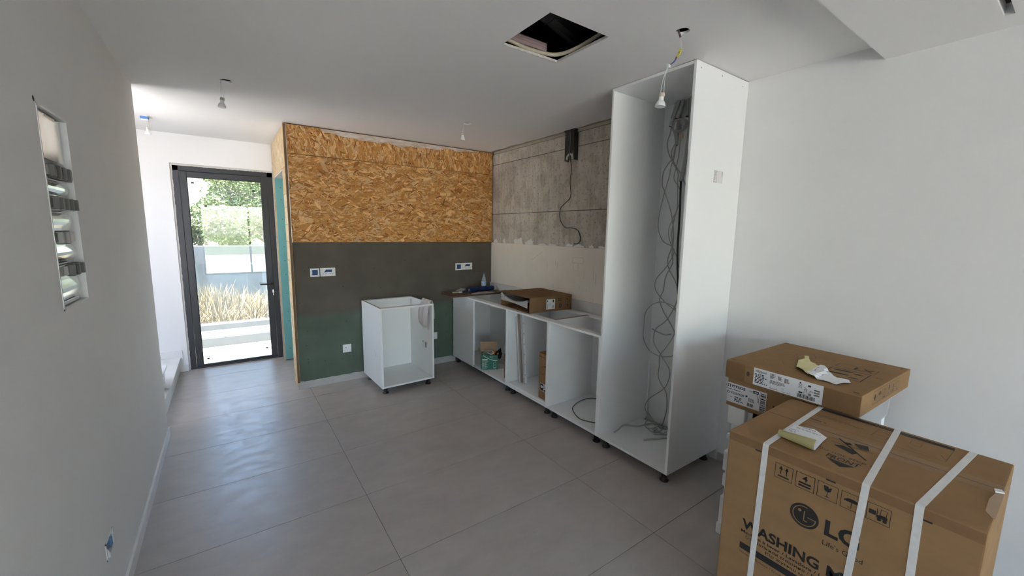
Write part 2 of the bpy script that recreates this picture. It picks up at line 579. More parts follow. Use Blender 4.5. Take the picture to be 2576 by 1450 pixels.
ret_wall = mat('retaining_wall', (.13, .13, .122), .9, var=.15, vscale=2.5)
earth = mat('dry_earth', (.20, .155, .10), .95, var=.2, vscale=2)
hill_m = mat('far_hillside', (.085, .09, .065), .95, var=.25, vscale=.3)
leaf_m = attr_mat('tree_leaf', .6)
straw_m = attr_mat('dry_grass_blade', .8)
bark = mat('bark', (.12, .09, .065), .9, var=.3, vscale=20)

# green board: primed dark above, bare moisture board below, with a hand-made wavy edge
green_m = bpy.data.materials.new('moisture_board'); green_m.use_nodes = True
nt = green_m.node_tree; b = nt.nodes['Principled BSDF']; b.inputs['Roughness'].default_value = .85
tc = nt.nodes.new('ShaderNodeTexCoord'); sx = nt.nodes.new('ShaderNodeSeparateXYZ'); nt.links.new(tc.outputs['Object'], sx.inputs[0])
nz = nt.nodes.new('ShaderNodeTexNoise'); nz.inputs['Scale'].default_value = 1.6; nz.inputs['Detail'].default_value = 3
nt.links.new(tc.outputs['Object'], nz.inputs['Vector'])
ma = nt.nodes.new('ShaderNodeMath'); ma.operation = 'MULTIPLY_ADD'; ma.inputs[1].default_value = .16
nt.links.new(nz.outputs[0], ma.inputs[0]); nt.links.new(sx.outputs['Z'], ma.inputs[2])
mr = nt.nodes.new('ShaderNodeMapRange'); mr.inputs['From Min'].default_value = .815; mr.inputs['From Max'].default_value = .875
nt.links.new(ma.outputs[0], mr.inputs['Value'])
mx = nt.nodes.new('ShaderNodeMix'); mx.data_type = 'RGBA'
mx.inputs[6].default_value = (.098, .128, .098, 1); mx.inputs[7].default_value = (.112, .097, .078, 1)
nt.links.new(mr.outputs[0], mx.inputs[0])
n2 = nt.nodes.new('ShaderNodeTexNoise'); n2.inputs['Scale'].default_value = 4; n2.inputs['Detail'].default_value = 8
nt.links.new(tc.outputs['Object'], n2.inputs['Vector'])
m2 = nt.nodes.new('ShaderNodeMapRange'); m2.inputs['From Min'].default_value = .3; m2.inputs['From Max'].default_value = .7; m2.inputs['To Min'].default_value = .86; m2.inputs['To Max'].default_value = 1.14
nt.links.new(n2.outputs[0], m2.inputs[0])
vm = nt.nodes.new('ShaderNodeVectorMath'); vm.operation = 'SCALE'
nt.links.new(mx.outputs[2], vm.inputs[0]); nt.links.new(m2.outputs[0], vm.inputs['Scale']); nt.links.new(vm.outputs[0], b.inputs['Base Color'])

def structure(name, bm, m, label, cat='room shell', smooth=False):
    o = build(name, bm, m, None, smooth=smooth)
    return tag(o, label, cat, None, 'structure')

# ================================================================== ROOM SHELL
# ---- floor: grout bed with 60 x 120 porcelain tiles laid on it
flo = structure('floor', bxo(-3.65, 3.05, YW - .15, 5.95, -.20, -.0025), grout, 'large grey stone-look porcelain tile floor', 'floor')
tiles = {}
tx = [-4.292, -3.066, -1.840, -.614, .612, 1.838, 3.064]
ty = [1.209 + .6055 * k for k in range(-12, 9)]
J = .0014
def tile_mesh(w, d):
    k = (round(w, 3), round(d, 3))
    if k not in tiles:
        bm = box(NB(), 0, w, 0, d, -.0105, 0, bev=.0007)
        bmesh.ops.recalc_face_normals(bm, faces=bm.faces[:])
        me = bpy.data.meshes.new('tile'); bm.to_mesh(me); bm.free(); me.materials.append(tile_m); tiles[k] = me
    return tiles[k]
for i in range(len(tx) - 1):
    for j in range(len(ty) - 1):
        off = .41 * 0
        x0, x1, y0, y1 = max(tx[i], -3.5), min(tx[i + 1], XR), max(ty[j], YW), min(ty[j + 1], YD + .019)
        if x1 - x0 < .03 or y1 - y0 < .03: continue
        if x0 < XL - .3 and y0 > .7 and y1 < 4.0: continue
        if x0 > XP and y0 > YB + .15: continue
        t = bpy.data.objects.new('tile', tile_mesh(x1 - x0 - 2 * J, y1 - y0 - 2 * J))
        col.objects.link(t); t.parent = flo; t.location = (x0 + J, y0 + J, 0)

# ---- ceiling with service hatch and lamp holes
HX0, HX1, HY0, HY1 = 1.2735, 1.660, 1.546, 1.9415
LH = [(1.905, 1.290, .034), (.068, 3.535, .037), (-.535, 5.20, .036), (1.912, 3.49, .036)]
cei = structure('ceiling', bxo(-3.65, 3.05, YW - .15, 5.95, ZC, ZC + .0125), ceil_white, 'white plasterboard ceiling with an open square hatch', 'ceiling')
cuts = [bxo(HX0, HX1, HY0, HY1, ZC - .1, ZC + .1)]
for x, y, r in LH: cuts.append(cyl(NB(), (x, y, ZC - .1), (x, y, ZC + .1), r, n=32))
cuts.append(bxo(-1.60, -.61, .61, 3.95, ZC - .1, ZC + .1))
SL = [(1.2, 2.69, .300, .330), (1.2, 2.69, .235, .265)]
cut(cei, cuts)
# bright ragged board edge round the hatch
hb = NB()
for (a, b_, c, d) in ((HX0, HX1, HY1, HY1 + .002), (HX1, HX1 + .002, HY0, HY1)):
    n = 40
    for i in range(n):
        if b_ - a > d - c: box(hb, a + (b_ - a) * i / n, a + (b_ - a) * (i + 1) / n, c - rnd.uniform(0, .003), d, ZC - rnd.uniform(.0, .0016), ZC + .012)
        else: box(hb, a - rnd.uniform(0, .003), b_, c + (d - c) * i / n, c + (d - c) * (i + 1) / n, ZC - rnd.uniform(.0, .0016), ZC + .012)
build('hatch_edge', hb, plaster, cei)
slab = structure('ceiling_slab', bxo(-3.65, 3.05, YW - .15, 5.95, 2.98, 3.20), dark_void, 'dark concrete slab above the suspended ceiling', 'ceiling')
cut(slab, [bxo(-1.60, -.60, .61, 3.95, 2.9, 3.3)])  # unseen roof opening, added to send daylight down the stairs
structure('wall_stairwell', box(box(bxo(-.61, -.60, .6, 3.96, ZC, 2.98), -1.61, -.60, 3.95, 3.96, ZC, 2.98), -1.61, -.6, .60, .61, ZC, 2.98), wall_white, 'white lining of the open stairwell above the stairs', 'wall')
# lowered ceiling strip with two air slots
sof = structure('ceiling_bulkhead', bxo(-3.5, XR, -1.2, .737, 2.5577, ZC), ceil_white, 'lowered white ceiling strip with linear air slots', 'ceiling')
cut(sof, [bxo(a, b_, c, d, 2.5, 2.62) for a, b_, c, d in SL])
for a, b_, c, d in SL:
    build('air_slot_lining', bxo(a, b_, c, d, 2.606, 2.6085), black_pl, sof)

# ---- left partition with the recess for the distribution board
PB = (2.020, 2.332, 1.348, 2.040)      # y0,y1,z0,z1 of the recess
wl = structure('wall_left', bxo(XL - .12, XL, .6, 4.0215, 0, ZC), wall_white, 'white painted partition wall with recessed electrical board', 'wall')
cut(wl, [bxo(XL - .040, XL + .05, PB[0], PB[1], PB[2], PB[3]), bxo(XL - .05, XL + .05, 2.112, 2.236, .306, .384)])
wst = structure('wall_stair', bxo(-1.75, -1.60, .45, 5.95, 0, 2.98), wall_white, 'white wall on the far side of the stairs', 'wall')
cut(wst, [bxo(-1.8, -1.5, 4.05, 4.80, .80, 2.40)])  # opening for the added stair window
structure('wall_living', bxo(-3.65, XL - .12, .45, .60, 0, 2.98), wall_white, 'white wall closing the stairwell', 'wall')
# ---- right wall (white part) and concrete kitchen part
structure('wall_right', bxo(XR, XR + .20, YW - .15, 2.03, 0, 2.98), wall_white, 'long plain white painted wall behind the boxes', 'wall')
wc = structure('wall_concrete', bxo(XR + .012, XR + .20, 2.03, 5.95, 0, 2.98), conc_d, 'raw concrete kitchen wall with board marks', 'wall')
for a, b_, nm in ((0, 1.858, 'concrete_lift'), (1.866, 2.472, 'concrete_lift'), (2.479, 2.606, 'concrete_lift')):
    bm = box(NB(), XR, XR + .012, 2.03, YB + .02, a, b_, bev=.002)
    build(nm, bm, conc, wc)
# plaster crumbs along the top of the backsplash
pc = NB()
spots = [(4.44, .09, .05), (4.24, .06, .06), (3.95, .17, .07), (3.72, .15, .055), (3.50, .13, .018), (3.32, .15, .016), (3.06, .10, .035), (2.92, .13, .03), (2.76, .06, .03), (2.62, .10, .02)]
for k_, (y, w, hgt) in enumerate(spots):
    pts = []
    n = 22
    for i in range(n + 1):
        t = math.pi * i / n
        q = 1 + .55 * mnoise.noise(Vector((math.cos(t) * 2.2, math.sin(t) * 2.2, k_ * 3.7)))
        pts.append((XR - .004, y + w / 2 * math.cos(t) * q, 1.50 + hgt * math.sin(t) ** .7 * q))
    prism(pc, pts, (.004, 0, 0))
build('plaster_patch', pc, mat('white_plaster', (.74, .71, .68), .85, var=.06, vscale=20), wc)
# brown bare strip and feathered filler along the ceiling line
gb = NB(); n = 60
top = []
for i in range(n + 1):
    y = 2.04 + (4.46 - 2.04) * i / n
    top.append((y, 2.606 + .003 * math.sin(i)))
box(gb, XR - .016, XR + .012, 2.04, 4.50, 2.606, ZC - .002)
build('gypsum_band', gb, plaster_br, wc)
sp = NB(); pts = []
n = 46
for i in range(n + 1):
    y = 4.50 - (4.50 - 2.04) * i / n
    pts.append((XR - .015 - .075 * (.35 + .65 * abs(mnoise.noise(Vector((y * 3.1, 2, 0))))) * (1 if y > 2.3 else .8), y, ZC - .0015))
pts2 = [(XR, 2.04, ZC - .0015), (XR, 4.50, ZC - .0015)]
prism(sp, pts + pts2, (0, 0, .0014))
build('bare_ceiling_strip', sp, plaster_br, cei)
# cream gypsum backsplash and the thicker upstand under it
bs = structure('wall_backsplash', bxo(2.829, XR, 2.04, YB - .002, .60, 1.5025, bev=.002), gyp_board, 'cream gypsum backsplash board with pencil marks', 'wall')
build('upstand', bxo(2.812, XR, 2.04, YB - .002, .60, .984, bev=.002), plaster, bs)
pm = NB()
F = Face((2.829, YB, 0), (0, -1, 0), (0, 0, 1), bs, .0005)
def pk(y, z): return (YB - y, z)
for a, b_ in [((3.62, 1.345), (3.46, 1.43)), ((3.62, 1.345), (3.66, 1.335)), ((3.38, 1.33), (3.375, 1.24)), ((3.24, 1.36), (3.235, 1.30)), ((3.21, 1.33), (3.21, 1.25)),
              ((2.98, 1.40), (2.83, 1.40)), ((2.98, 1.345), (2.83, 1.345)), ((2.98, 1.40), (2.98, 1.345)), ((2.83, 1.40), (2.83, 1.345)), ((2.97, 1.345), (2.965, 1.27)), ((2.90, 1.345), (2.90, 1.27)), ((2.95, 1.27), (2.90, 1.27)),
              ((2.81, 1.28), (2.815, 1.20)), ((2.69, 1.33), (2.69, 1.20)), ((2.66, 1.27), (2.66, 1.15)), ((3.27, 1.10), (3.265, 1.03)), ((2.87, 1.12), (2.875, 1.09)), ((2.68, 1.02), (2.68, .99)), ((2.78, 1.10), (2.77, 1.07))]:
    F.line(pm, pk(*a), pk(*b_), .0020)
F.done('pencil_marks', pm, mat('pencil', (.30, .265, .23), .8))
# right wall skirting
structure('baseboard_right', bxo(XR - .012, XR, .0, 1.40, 0, .07, bev=.001), skirt_tile, 'grey tile skirting along the white right wall', 'skirting')
# ---- kitchen back wall: studs + OSB above, moisture board below
wb = structure('wall_back', bxo(XP + .02, XR + .02, YB + .020, YB + .09, 0, 2.98), osb_edge, 'partition clad in OSB above and dark green plasterboard below', 'wall')
PAL = [(0.8, 0.45, 0.176), (0.64, 0.306, 0.088), (0.56, 0.248, 0.062), (0.5, 0.207, 0.048), (0.7, 0.36, 0.119), (0.6, 0.275, 0.075), (0.86, 0.526, 0.246), (0.42, 0.162, 0.035), (0.72, 0.45, 0.246), (0.62, 0.297, 0.088), (0.3, 0.108, 0.026), (0.54, 0.225, 0.053)]
def osb_board(x0, x1, z0, z1, n, ang, seed):
    ob = build('osb_board', bxo(x0, x1, YB + .002, YB + .020, z0, z1, bev=.001), osb_base, wb)
    flecks('wood_strands', [(x0 + .002, x1 - .002, z0 + .002, z1 - .002)], n, ob, strand_m, PAL, (0, YB + .002, 0), (1, 0, 0), (0, 0, 1), (0, -1, 0), ang=ang, spread=.55, seed=seed)
    return ob
ob1 = osb_board(XP + .020, 2.84, 2.3575, 2.626, 2900, math.pi / 2, 3)
ob2 = osb_board(XP + .020, 2.84, 1.5075, 2.3545, 7600, 0, 4)
# plaster smear along the top
sm = NB(); n = 90; lower = []; upper = []
for i in range(n + 1):
    t = i / n; x = .84 + (2.62 - .84) * t
    w = .075 * math.sin(math.pi * min(1, t * 1.15 + .04)) ** .5 if t < .82 else .03 * (1 - t) / .18 + .012
    lower.append((x, 2.622 - max(.006, w * (.8 + .5 * mnoise.noise(Vector((x * 7, 0, 0)))))))
prism(sm, [(x, YB - .0015, z) for x, z in lower] + [(2.62, YB - .0015, 2.623), (.84, YB - .0015, 2.623)], (0, .0008, 0))
build('plaster_smear', sm, mat('smeared_plaster', (.80, .72, .69), .9, colour2=(.56, .40, .29), vscale=20, detail=10, stretch=(.6, 1, 2.2)), ob1)
ag = NB()
box(ag, XP + .016, XP + .021, YB - .003, YB + .004, 1.5075, 2.626)
build('corner_bead', ag, galv, wb)
gd = build('moisture_board', bxo(XP + .012, 2.836, YB, YB + .020, .070, 1.5065, bev=.001), green_m, wb)
# screw heads on all boards of the back wall
sc = NB(); F = Face((0, YB, 0), (1, 0, 0), (0, 0, 1), gd, .0008)
for x, z in [(.55, 1.49), (.75, 1.49), (.98, 1.49), (1.22, 1.49), (1.46, 1.485), (2.1, 1.48), (.62, 1.22), (.98, 1.04), (1.31, 1.22), (1.66, 1.30), (1.0, .66), (1.38, 1.0), (1.24, .9), (.56, .9), (.60, .45), (.61, .30), (.61, .27), (.77, .26), (.93, .40), (.93, .33), (1.05, .41), (1.05, .35), (1.06, .27), (.94, .25), (.62, .6), (.66, 1.26), (.72, 1.28), (.83, 1.27), (.93, 1.26), (.92, 1.20), (.76, 1.15), (1.14, .33), (2.19, .98), (2.18, .62), (2.18, .40), (2.17, .3), (2.52, 1.44), (2.29, 1.25), (2.39, 1.14)]:
    F.disc(sc, x, z, .0042, 8)
for x in (.56, .87, 1.33, 1.8, 2.3, 2.79):
    for z in (2.32, 2.12, 1.92, 1.72, 1.54): F.disc(sc, x + rnd.uniform(-.02, .02), z + rnd.uniform(-.02, .02), .0045, 8)
for x in (.60, .75, .9, 1.02, 1.1, 1.2, 1.45, 1.7, 1.82, 2.0, 2.15, 2.4, 2.6): F.disc(sc, x, 2.59 - rnd.uniform(0, .03), .005, 8)
for x in (.57, .95, 1.33, 1.75, 2.2, 2.5): F.disc(sc, x, 2.385, .004, 8)
o = F.done('screw_heads', sc, ink); o['kind'] = 'stuff'
bt = NB(); F = Face((0, YB, 0), (1, 0, 0), (0, 0, 1), gd, .0005)
F.rect(bt, 2.575, 1.10, 2.577, 1.46); F.rect(bt, 2.575, 1.125, 2.80, 1.127)
F.done('filled_joint', bt, ink_soft)
# ragged plaster under the board, tile skirting
rg = NB(); n = 120
for i in range(n):
    x = XP + .02 + (2.24 - XP - .02) * i / n
    box(rg, x, x + (2.24 - XP) / n, YB - .0035, YB, .066, .072 + .022 * max(0, mnoise.noise(Vector((x * 9, 3, 0)))))
build('joint_filler', rg, plaster, wb)
structure('baseboard_back', bxo(XP - .002, 2.30, YB - .010, YB, 0, .068, bev=.001), skirt_tile, 'grey tile skirting below the green plasterboard', 'skirting')

# ---- stud wall facing the entrance passage with a door opening
wsd = structure('wall_side', bxo(XP + .02, XP + .10, YB + .02, 4.80, 0, 2.98), osb_edge, 'OSB clad stud wall with an open doorway', 'wall')
build('stud_frame', box(box(NB(), XP + .02, XP + .10, 5.665, YD, 0, 2.98), XP + .02, XP + .10, 4.80, 5.665, 2.245, 2.98), osb_edge, wsd)
PAL_SUNLIT = [(.80, .62, .38), (.74, .55, .32), (.68, .49, .27), (.84, .68, .45), (.60, .42, .22), (.76, .58, .35)]  # paler strands: sunlight on this side is painted into the colour
def side_board(y0, y1, z0, z1, n, seed):
    ob = build('osb_board', bxo(XP, XP + .018, y0, y1, z0, z1, bev=.0012), osb_sunlit, wsd)
    flecks('wood_strands', [(-y1 + .002, -y0 - .002, z0 + .002, z1 - .002)], n, ob, strand_m, PAL_SUNLIT, (XP, 0, 0), (0, -1, 0), (0, 0, 1), (-1, 0, 0), ang=math.pi / 2, spread=.4, seed=seed)
side_board(YB - .004, YD - .004, 2.236, 2.628, 2200, 11)
zs = [.0, .30, .64, .845, .977, 1.11, 1.196, 1.316, 1.515, 1.68, 1.85, 1.98, 2.232]
for k in range(len(zs) - 1): side_board(YB - .004, 4.80, zs[k] + .0015, zs[k + 1] - .0015, int(700 * (zs[k + 1] - zs[k])), 20 + k)
zs = [.0, .58, 1.05, 1.55, 1.9, 2.232]
for k in range(len(zs) - 1): side_board(5.655, YD - .004, zs[k] + .0015, zs[k + 1] - .0015, int(500 * (zs[k + 1] - zs[k])), 40 + k)
tb = build('teal_board', bxo(XP + .004, XP + .26, 5.640, 5.6525, .012, 2.226, bev=.0008), teal, wsd)
tl = build('lintel_lining', bxo(XP + .002, XP + .26, 4.802, 5.640, 2.226, 2.236), plaster, wsd)
ts = NB(); F = Face((0, 5.640, 0), (1, 0, 0), (0, 0, 1), tb, .0008)
for z in (.15, .5, .62, .85, 1.08, 1.25, 1.42, 1.75, 1.98, 2.12): F.disc(ts, XP + .06, z, .0045, 8)
o = F.done('screw_heads', ts, ink); o['kind'] = 'stuff'
# dark edge strip of the front OSB sheet seen at the corner
build('osb_sheet_edge', bxo(XP - .004, XP + .016, YB - .006, YB + .016, .065, 2.628), osb_edge, wsd)
structure('wall_washroom', box(bxo(XP + .26, 3.05, 5.64, 5.70, 0, 2.98), XP + .95, XP + 1.0, YB + .1, 5.64, 0, 2.98), wall_white, 'plain walls of the small room behind the stud wall', 'wall')

# ---- entrance wall with the glazed door
DX0, DX1, DZ = -.4537, .5055, 2.3246
we = structure('wall_entrance', bxo(-3.65, 3.05, YD, YD + .14, 0, 2.98), wall_white, 'white wall around the glazed entrance door', 'wall')
cut(we, [bxo(DX0, DX1, YD - .1, YD + .3, -.01, DZ)])
d1 = thing('door_1', 'dark grey aluminium glazed entrance door', 'door', (.025, YD + .03, 0), kind='structure')
FY0, FY1 = YD + .020, YD + .085
fx0, fx1, fz = -.438, .502, 2.306
fr = NB()
box(fr, fx0, -.384, FY0, FY1, 0, fz, bev=.002); box(fr, .448, fx1, FY0, FY1, 0, fz, bev=.002); box(fr, fx0, fx1, FY0, FY1, 2.252, fz, bev=.002)
build('door_frame', fr, anthr, d1)
build('threshold', bxo(fx0, fx1, FY0 - .004, FY1 + .05, 0, .018, bev=.002), anthr, d1)
LY0, LY1 = FY0 + .006, FY0 + .062
lf = NB()
box(lf, -.381, -.318, LY0, LY1, .022, 2.249, bev=.003); box(lf, .380, .445, LY0, LY1, .022, 2.249, bev=.003)
box(lf, -.318, .380, LY0, LY1, .022, .032, bev=.002); box(lf, -.318, .380, LY0, LY1, 2.187, 2.249, bev=.003)
leaf = build('door_leaf', lf, anthr, d1)
sl = NB()
for a in ((-.318, -.314, .032, 2.187), (.376, .380, .032, 2.187)): box(sl, a[0], a[1], LY0 + .004, LY0 + .02, a[2], a[3])
box(sl, -.314, .376, LY0 + .004, LY0 + .02, 2.183, 2.187); box(sl, -.314, .376, LY0 + .004, LY0 + .02, .032, .036)
build('glazing_seal', sl, dark_rub, leaf)
build('pane', bxo(-.316, .378, LY0 + .016, LY0 + .022, .034, 2.185), door_glass, leaf)
st = NB()
for x, z in ((-.27, 2.13), (.30, 2.08), (-.17, 1.88), (-.27, .10), (.33, .14)): box(st, x - .012, x + .012, LY0 + .013, LY0 + .0155, z - .009, z + .009)
build('pane_sticker', st, black_pl, leaf)
hd = NB()
box(hd, .418, .446, LY0 - .012, LY0, .905, .985, bev=.003)
cyl(hd, (.432, LY0, .955), (.432, LY0 - .045, .955), .009)
tube(hd, [(.436, LY0 - .045, .955), (.40, LY0 - .05, .955), (.30, LY0 - .05, .957)], .0095, n=10)
build('door_handle', hd, black_pl, leaf, smooth=False)
ks = NB()
box(ks, .424, .446, LY0 - .006, LY0, .855, .892, bev=.002)
build('lock_cylinder', ks, black_pl, leaf)
ky = NB()
cyl(ky, (.435, LY0 - .006, .878), (.435, LY0 - .03, .878), .006, n=10)
box(ky, .431, .439, LY0 - .034, LY0 - .03, .81, .872, bev=.001); box(ky, .426, .444, LY0 - .036, LY0 - .032, .845, .885, bev=.001)
build('key', ky, chrome, leaf)
# rough filler line along the frame
rf = NB(); n = 60
for i in range(n):
    z = 2.3 * i / n
    box(rf, DX0, fx0 + rnd.uniform(.0, .004), FY0 - .001, FY0 + .003, z, z + 2.3 / n)
    x = DX0 + (DX1 - DX0) * i / n
    box(rf, x, x + (DX1 - DX0) / n, FY0 - .001, FY0 + .003, fz - rnd.uniform(.0, .004), DZ)
build('frame_filler', rf, plaster, we)
# marble skirting that steps up to the stair landing
ms = NB()
prism(ms, [(-1.6, YD - .014, .17), (-1.6, YD - .014, .245), (-.498, YD - .014, .245), (-.498, YD - .014, .072), (-.455, YD - .014, .072), (-.455, YD - .014, 0), (-.62, YD - .014, 0), (-.62, YD - .014, .17)], (0, .014, 0))
box(ms, -.469, -.455, YD, YD + .05, 0, .072)
structure('baseboard_entrance', ms, marble, 'white marble skirting stepping up beside the door', 'skirting')
structure('baseboard_left', bxo(XL, XL + .012, .6, 4.03, 0, .070, bev=.001), marble, 'white skirting along the left partition', 'skirting')

# ---- living room side behind the camera: window wall
ww = structure('wall_window', bxo(-3.65, 3.05, YW - .15, YW, 0, 2.98), wall_white, 'window wall behind the viewpoint', 'wall')
cut(ww, [bxo(-.69, 2.00, YW - .3, YW + .1, .0, 2.42), bxo(-3.4, -1.35, YW - .3, YW + .1, 0, 2.42)])
wx = structure('wall_west', bxo(-3.65, -3.50, YW - .15, .6, 0, 2.98), wall_white, 'plain living room side wall behind the viewpoint', 'wall')
def window(n, x0, x1, muls):
    w = thing('window_%d' % n, 'aluminium framed sliding window behind the viewpoint', 'window', ((x0 + x1) / 2, YW - .06, 0), kind='structure')
    bm = NB()
    box(bm, x0, x0 + .05, YW - .11, YW - .05, 0, 2.42); box(bm, x1 - .05, x1, YW - .11, YW - .05, 0, 2.42)
    box(bm, x0, x1, YW - .11, YW - .05, 0, .05); box(bm, x0, x1, YW - .11, YW - .05, 2.37, 2.42)
    for m_ in muls: box(bm, m_ - .03, m_ + .03, YW - .11, YW - .05, .05, 2.37)
    build('window_frame', bm, anthr, w)
    e = [x0 + .05] + muls + [x1 - .05]
    for a, b_ in zip(e, e[1:]): build('pane', bxo(a + .03, b_ - .03, YW - .085, YW - .08, .05, 2.37), win_glass, w)
window(1, -.69, 2.00, [.68])
window(3, -3.4, -1.35, [-2.38])
w4 = thing('window_2', 'tall unseen stair window added to light the landing', 'window', (-1.69, 4.42, .80), kind='structure')  # added out of view to light the landing and kitchen
bm = NB()
for a in (4.05, 4.40, 4.75): box(bm, -1.72, -1.66, a, a + .05, .80, 2.40)
box(bm, -1.72, -1.66, 4.05, 4.80, .80, .85); box(bm, -1.72, -1.66, 4.05, 4.80, 2.35, 2.40)
build('window_frame', bm, anthr, w4)
for a, b_ in ((4.10, 4.40), (4.45, 4.75)): build('pane', bxo(-1.692, -1.688, a, b_, .85, 2.35), win_glass, w4)

# ================================================================== OUTSIDE
structure('terrace_floor', bxo(-3.5, 4.5, 5.95, 7.02, -.15, -.02), mat('terrace_tile', (.34, .325, .30), .8, var=.05, vscale=6), 'pale sunlit terrace outside the entrance door', 'terrace')
structure('terrace_step', bxo(-3.5, 4.5, 6.90, 7.34, -.15, .130, bev=.004), mat('terrace_ledge', (.30, .29, .27), .8, var=.06, vscale=6), 'pale stone ledge at the terrace edge', 'step')
structure('terrace_riser', bxo(-3.5, 4.5, 6.885, 6.90, -.02, .105), kerb_m, 'face below the terrace ledge with its shade painted as grey', 'step')  # grey colour stands in for shade on the step face
structure('terrace_kerb', bxo(-3.5, 4.5, 7.30, 7.46, -.15, .215, bev=.004), kerb_m, 'grey kerb carrying the glass balustrade', 'kerb')
gbal = thing('glass_balustrade', 'frameless glass balustrade standing on the terrace kerb', 'balustrade', (.2, 7.38, .215))
for k in range(4):
    x0 = -2.75 + k * 1.55 - .13
    build('pane', bxo(x0, x0 + 1.54, 7.375, 7.385, .16, 1.112), bal_glass, gbal)
structure('ground_garden', bxo(-30, 30, 7.46, 60, -1.2, -.12), earth, 'dry earth beyond the terrace', 'ground')
structure('lawn_front', bxo(-60, 60, -90, -19.0, -.4, -.06), mat('lawn_grass', (.13, .15, .05), .95, var=.25, vscale=1.5), 'green lawn beyond the paving in front of the house', 'lawn')
structure('ground_front', bxo(-40, 40, -19.0, YW - .15, -.4, -.06), terrace_m, 'unseen pale paving kept in place of lawn to bounce light indoors', 'ground')  # pale ground left here instead of lawn for its bounced light
structure('ground_west', bxo(-30, -3.65, YW - .15, 7.46, -.4, -.08), terrace_m, 'pale paved ground along the side of the house', 'ground')
structure('retaining_wall', bxo(-14, 14, 11.2, 11.5, -.3, 1.22), ret_wall, 'low grey retaining wall behind the dry grass', 'wall')
hl = NB(); gx, gy = 28, 14
vs = [[hl.verts.new((-34 + 68 * i / gx, 17 + 40 * j / gy, .4 + 10 * (j / gy) ** 1.1 + 1.2 * mnoise.noise(Vector((i * .4, j * .4, 0))))) for j in range(gy + 1)] for i in range(gx + 1)]
for i in range(gx):
    for j in range(gy): hl.faces.new((vs[i][j], vs[i + 1][j], vs[i + 1][j + 1], vs[i][j + 1]))
structure('hillside', hl, hill_m, 'pale dry hillside rising behind the trees', 'hill', smooth=True)

def leaf_cloud(name, blobs, n, size, pal, parent, m, seed, droop=.3):
    r = random.Random(seed); verts, faces, cols = [], [], []
    wts = [b[3] ** 2 for b in blobs]
    for i in range(n):
        bx, by, bz, br = r.choices(blobs, wts)[0]
        d = Vector((r.gauss(0, 1), r.gauss(0, 1), r.gauss(0, 1))).normalized() * br * r.uniform(.35, 1) ** .6
        p = Vector((bx, by, bz)) + Vector((d.x, d.y, d.z * .85))
        s = size * r.uniform(.6, 1.3)
        a = Vector((r.gauss(0, 1), r.gauss(0, 1), r.gauss(0, .6) - droop)).normalized()
        b_ = a.cross(Vector((r.gauss(0, 1), r.gauss(0, 1), r.gauss(0, 1)))).normalized()
        k = len(verts)
        verts += [p, p + a * s * .5 + b_ * s * .28, p + a * s, p + a * s * .5 - b_ * s * .28]
        faces.append((k, k + 1, k + 2, k + 3))
        c = r.choice(pal); f = r.uniform(.75, 1.25); cols.append(tuple(x * f for x in c))
    I = MW[parent.name].inverted()
    me = bpy.data.meshes.new(name); me.from_pydata([tuple(I @ v) for v in verts], [], faces)
    ca = me.color_attributes.new('Col', 'FLOAT_COLOR', 'CORNER'); buf = []
    for p in me.polygons: buf += list((*cols[p.index], 1.0)) * p.loop_total
    ca.data.foreach_set('color', buf)
    o = mesh_obj(name, me, m, parent); o['kind'] = 'stuff'
    return o
GP = [(0.136, 0.168, 0.056), (0.184, 0.216, 0.072), (0.096, 0.128, 0.045), (0.24, 0.264, 0.112), (0.16, 0.184, 0.072)]
def tree(x, y, z0, blobs, n, label, seed, size=.10):
    t = thing('tree', label, 'tree', (x, y, z0), group=None)
    bm = NB(); r = random.Random(seed)
    zc = min(b[2] for b in blobs)
    tube(bm, [(x, y, z0), (x + .05, y, (z0 + zc) / 2), (x - .03, y, zc + .2)], lambda s: .09 * (1 - .5 * s), n=8)
    build('trunk', bm, bark, t, smooth=True)
    for k, b_ in enumerate(blobs[:6]):
        bm = NB(); tube(bm, [(x - .03, y, zc), ((x + b_[0]) / 2, (y + b_[1]) / 2, (zc + b_[2]) / 2 + .05), b_[:3]], lambda s: .04 * (1 - .7 * s), n=6)
        build('branch', bm, bark, t, smooth=True)
    leaf_cloud('foliage', blobs, n, size, GP, t, leaf_m, seed)
def blob(cx, cy, cz, R, k, seed):
    r = random.Random(seed)
    return [(cx + r.uniform(-R, R), cy + r.uniform(-R, R) * .6, cz + r.uniform(-R, R) * .6, R * r.uniform(.35, .6)) for _ in range(k)]
tree(-.55, 12.9, -.13, blob(-.55, 12.9, 1.70, .80, 13, 1), 7000, 'leafy green tree seen at the left side of the door glass', 5)
tree(1.0, 14.7, -.13, blob(.95, 14.7, 1.65, .80, 12, 2), 6000, 'smaller green tree seen low at the right side of the door glass', 6)
tree(.35, 17.2, -.13, blob(.4, 17.2, 2.85, 1.05, 11, 3), 6000, 'taller pale green tree seen along the top of the door glass', 7, .11)
tree(-3.6, 13.8, -.13, blob(-3.6, 13.8, 2.0, 1.0, 9, 4), 4200, 'green tree hidden beyond the left edge of the door', 8)
tree(3.9, 14.0, -.13, blob(3.9, 14.0, 2.0, 1.1, 9, 9), 4200, 'green tree hidden beyond the right edge of the door', 9)
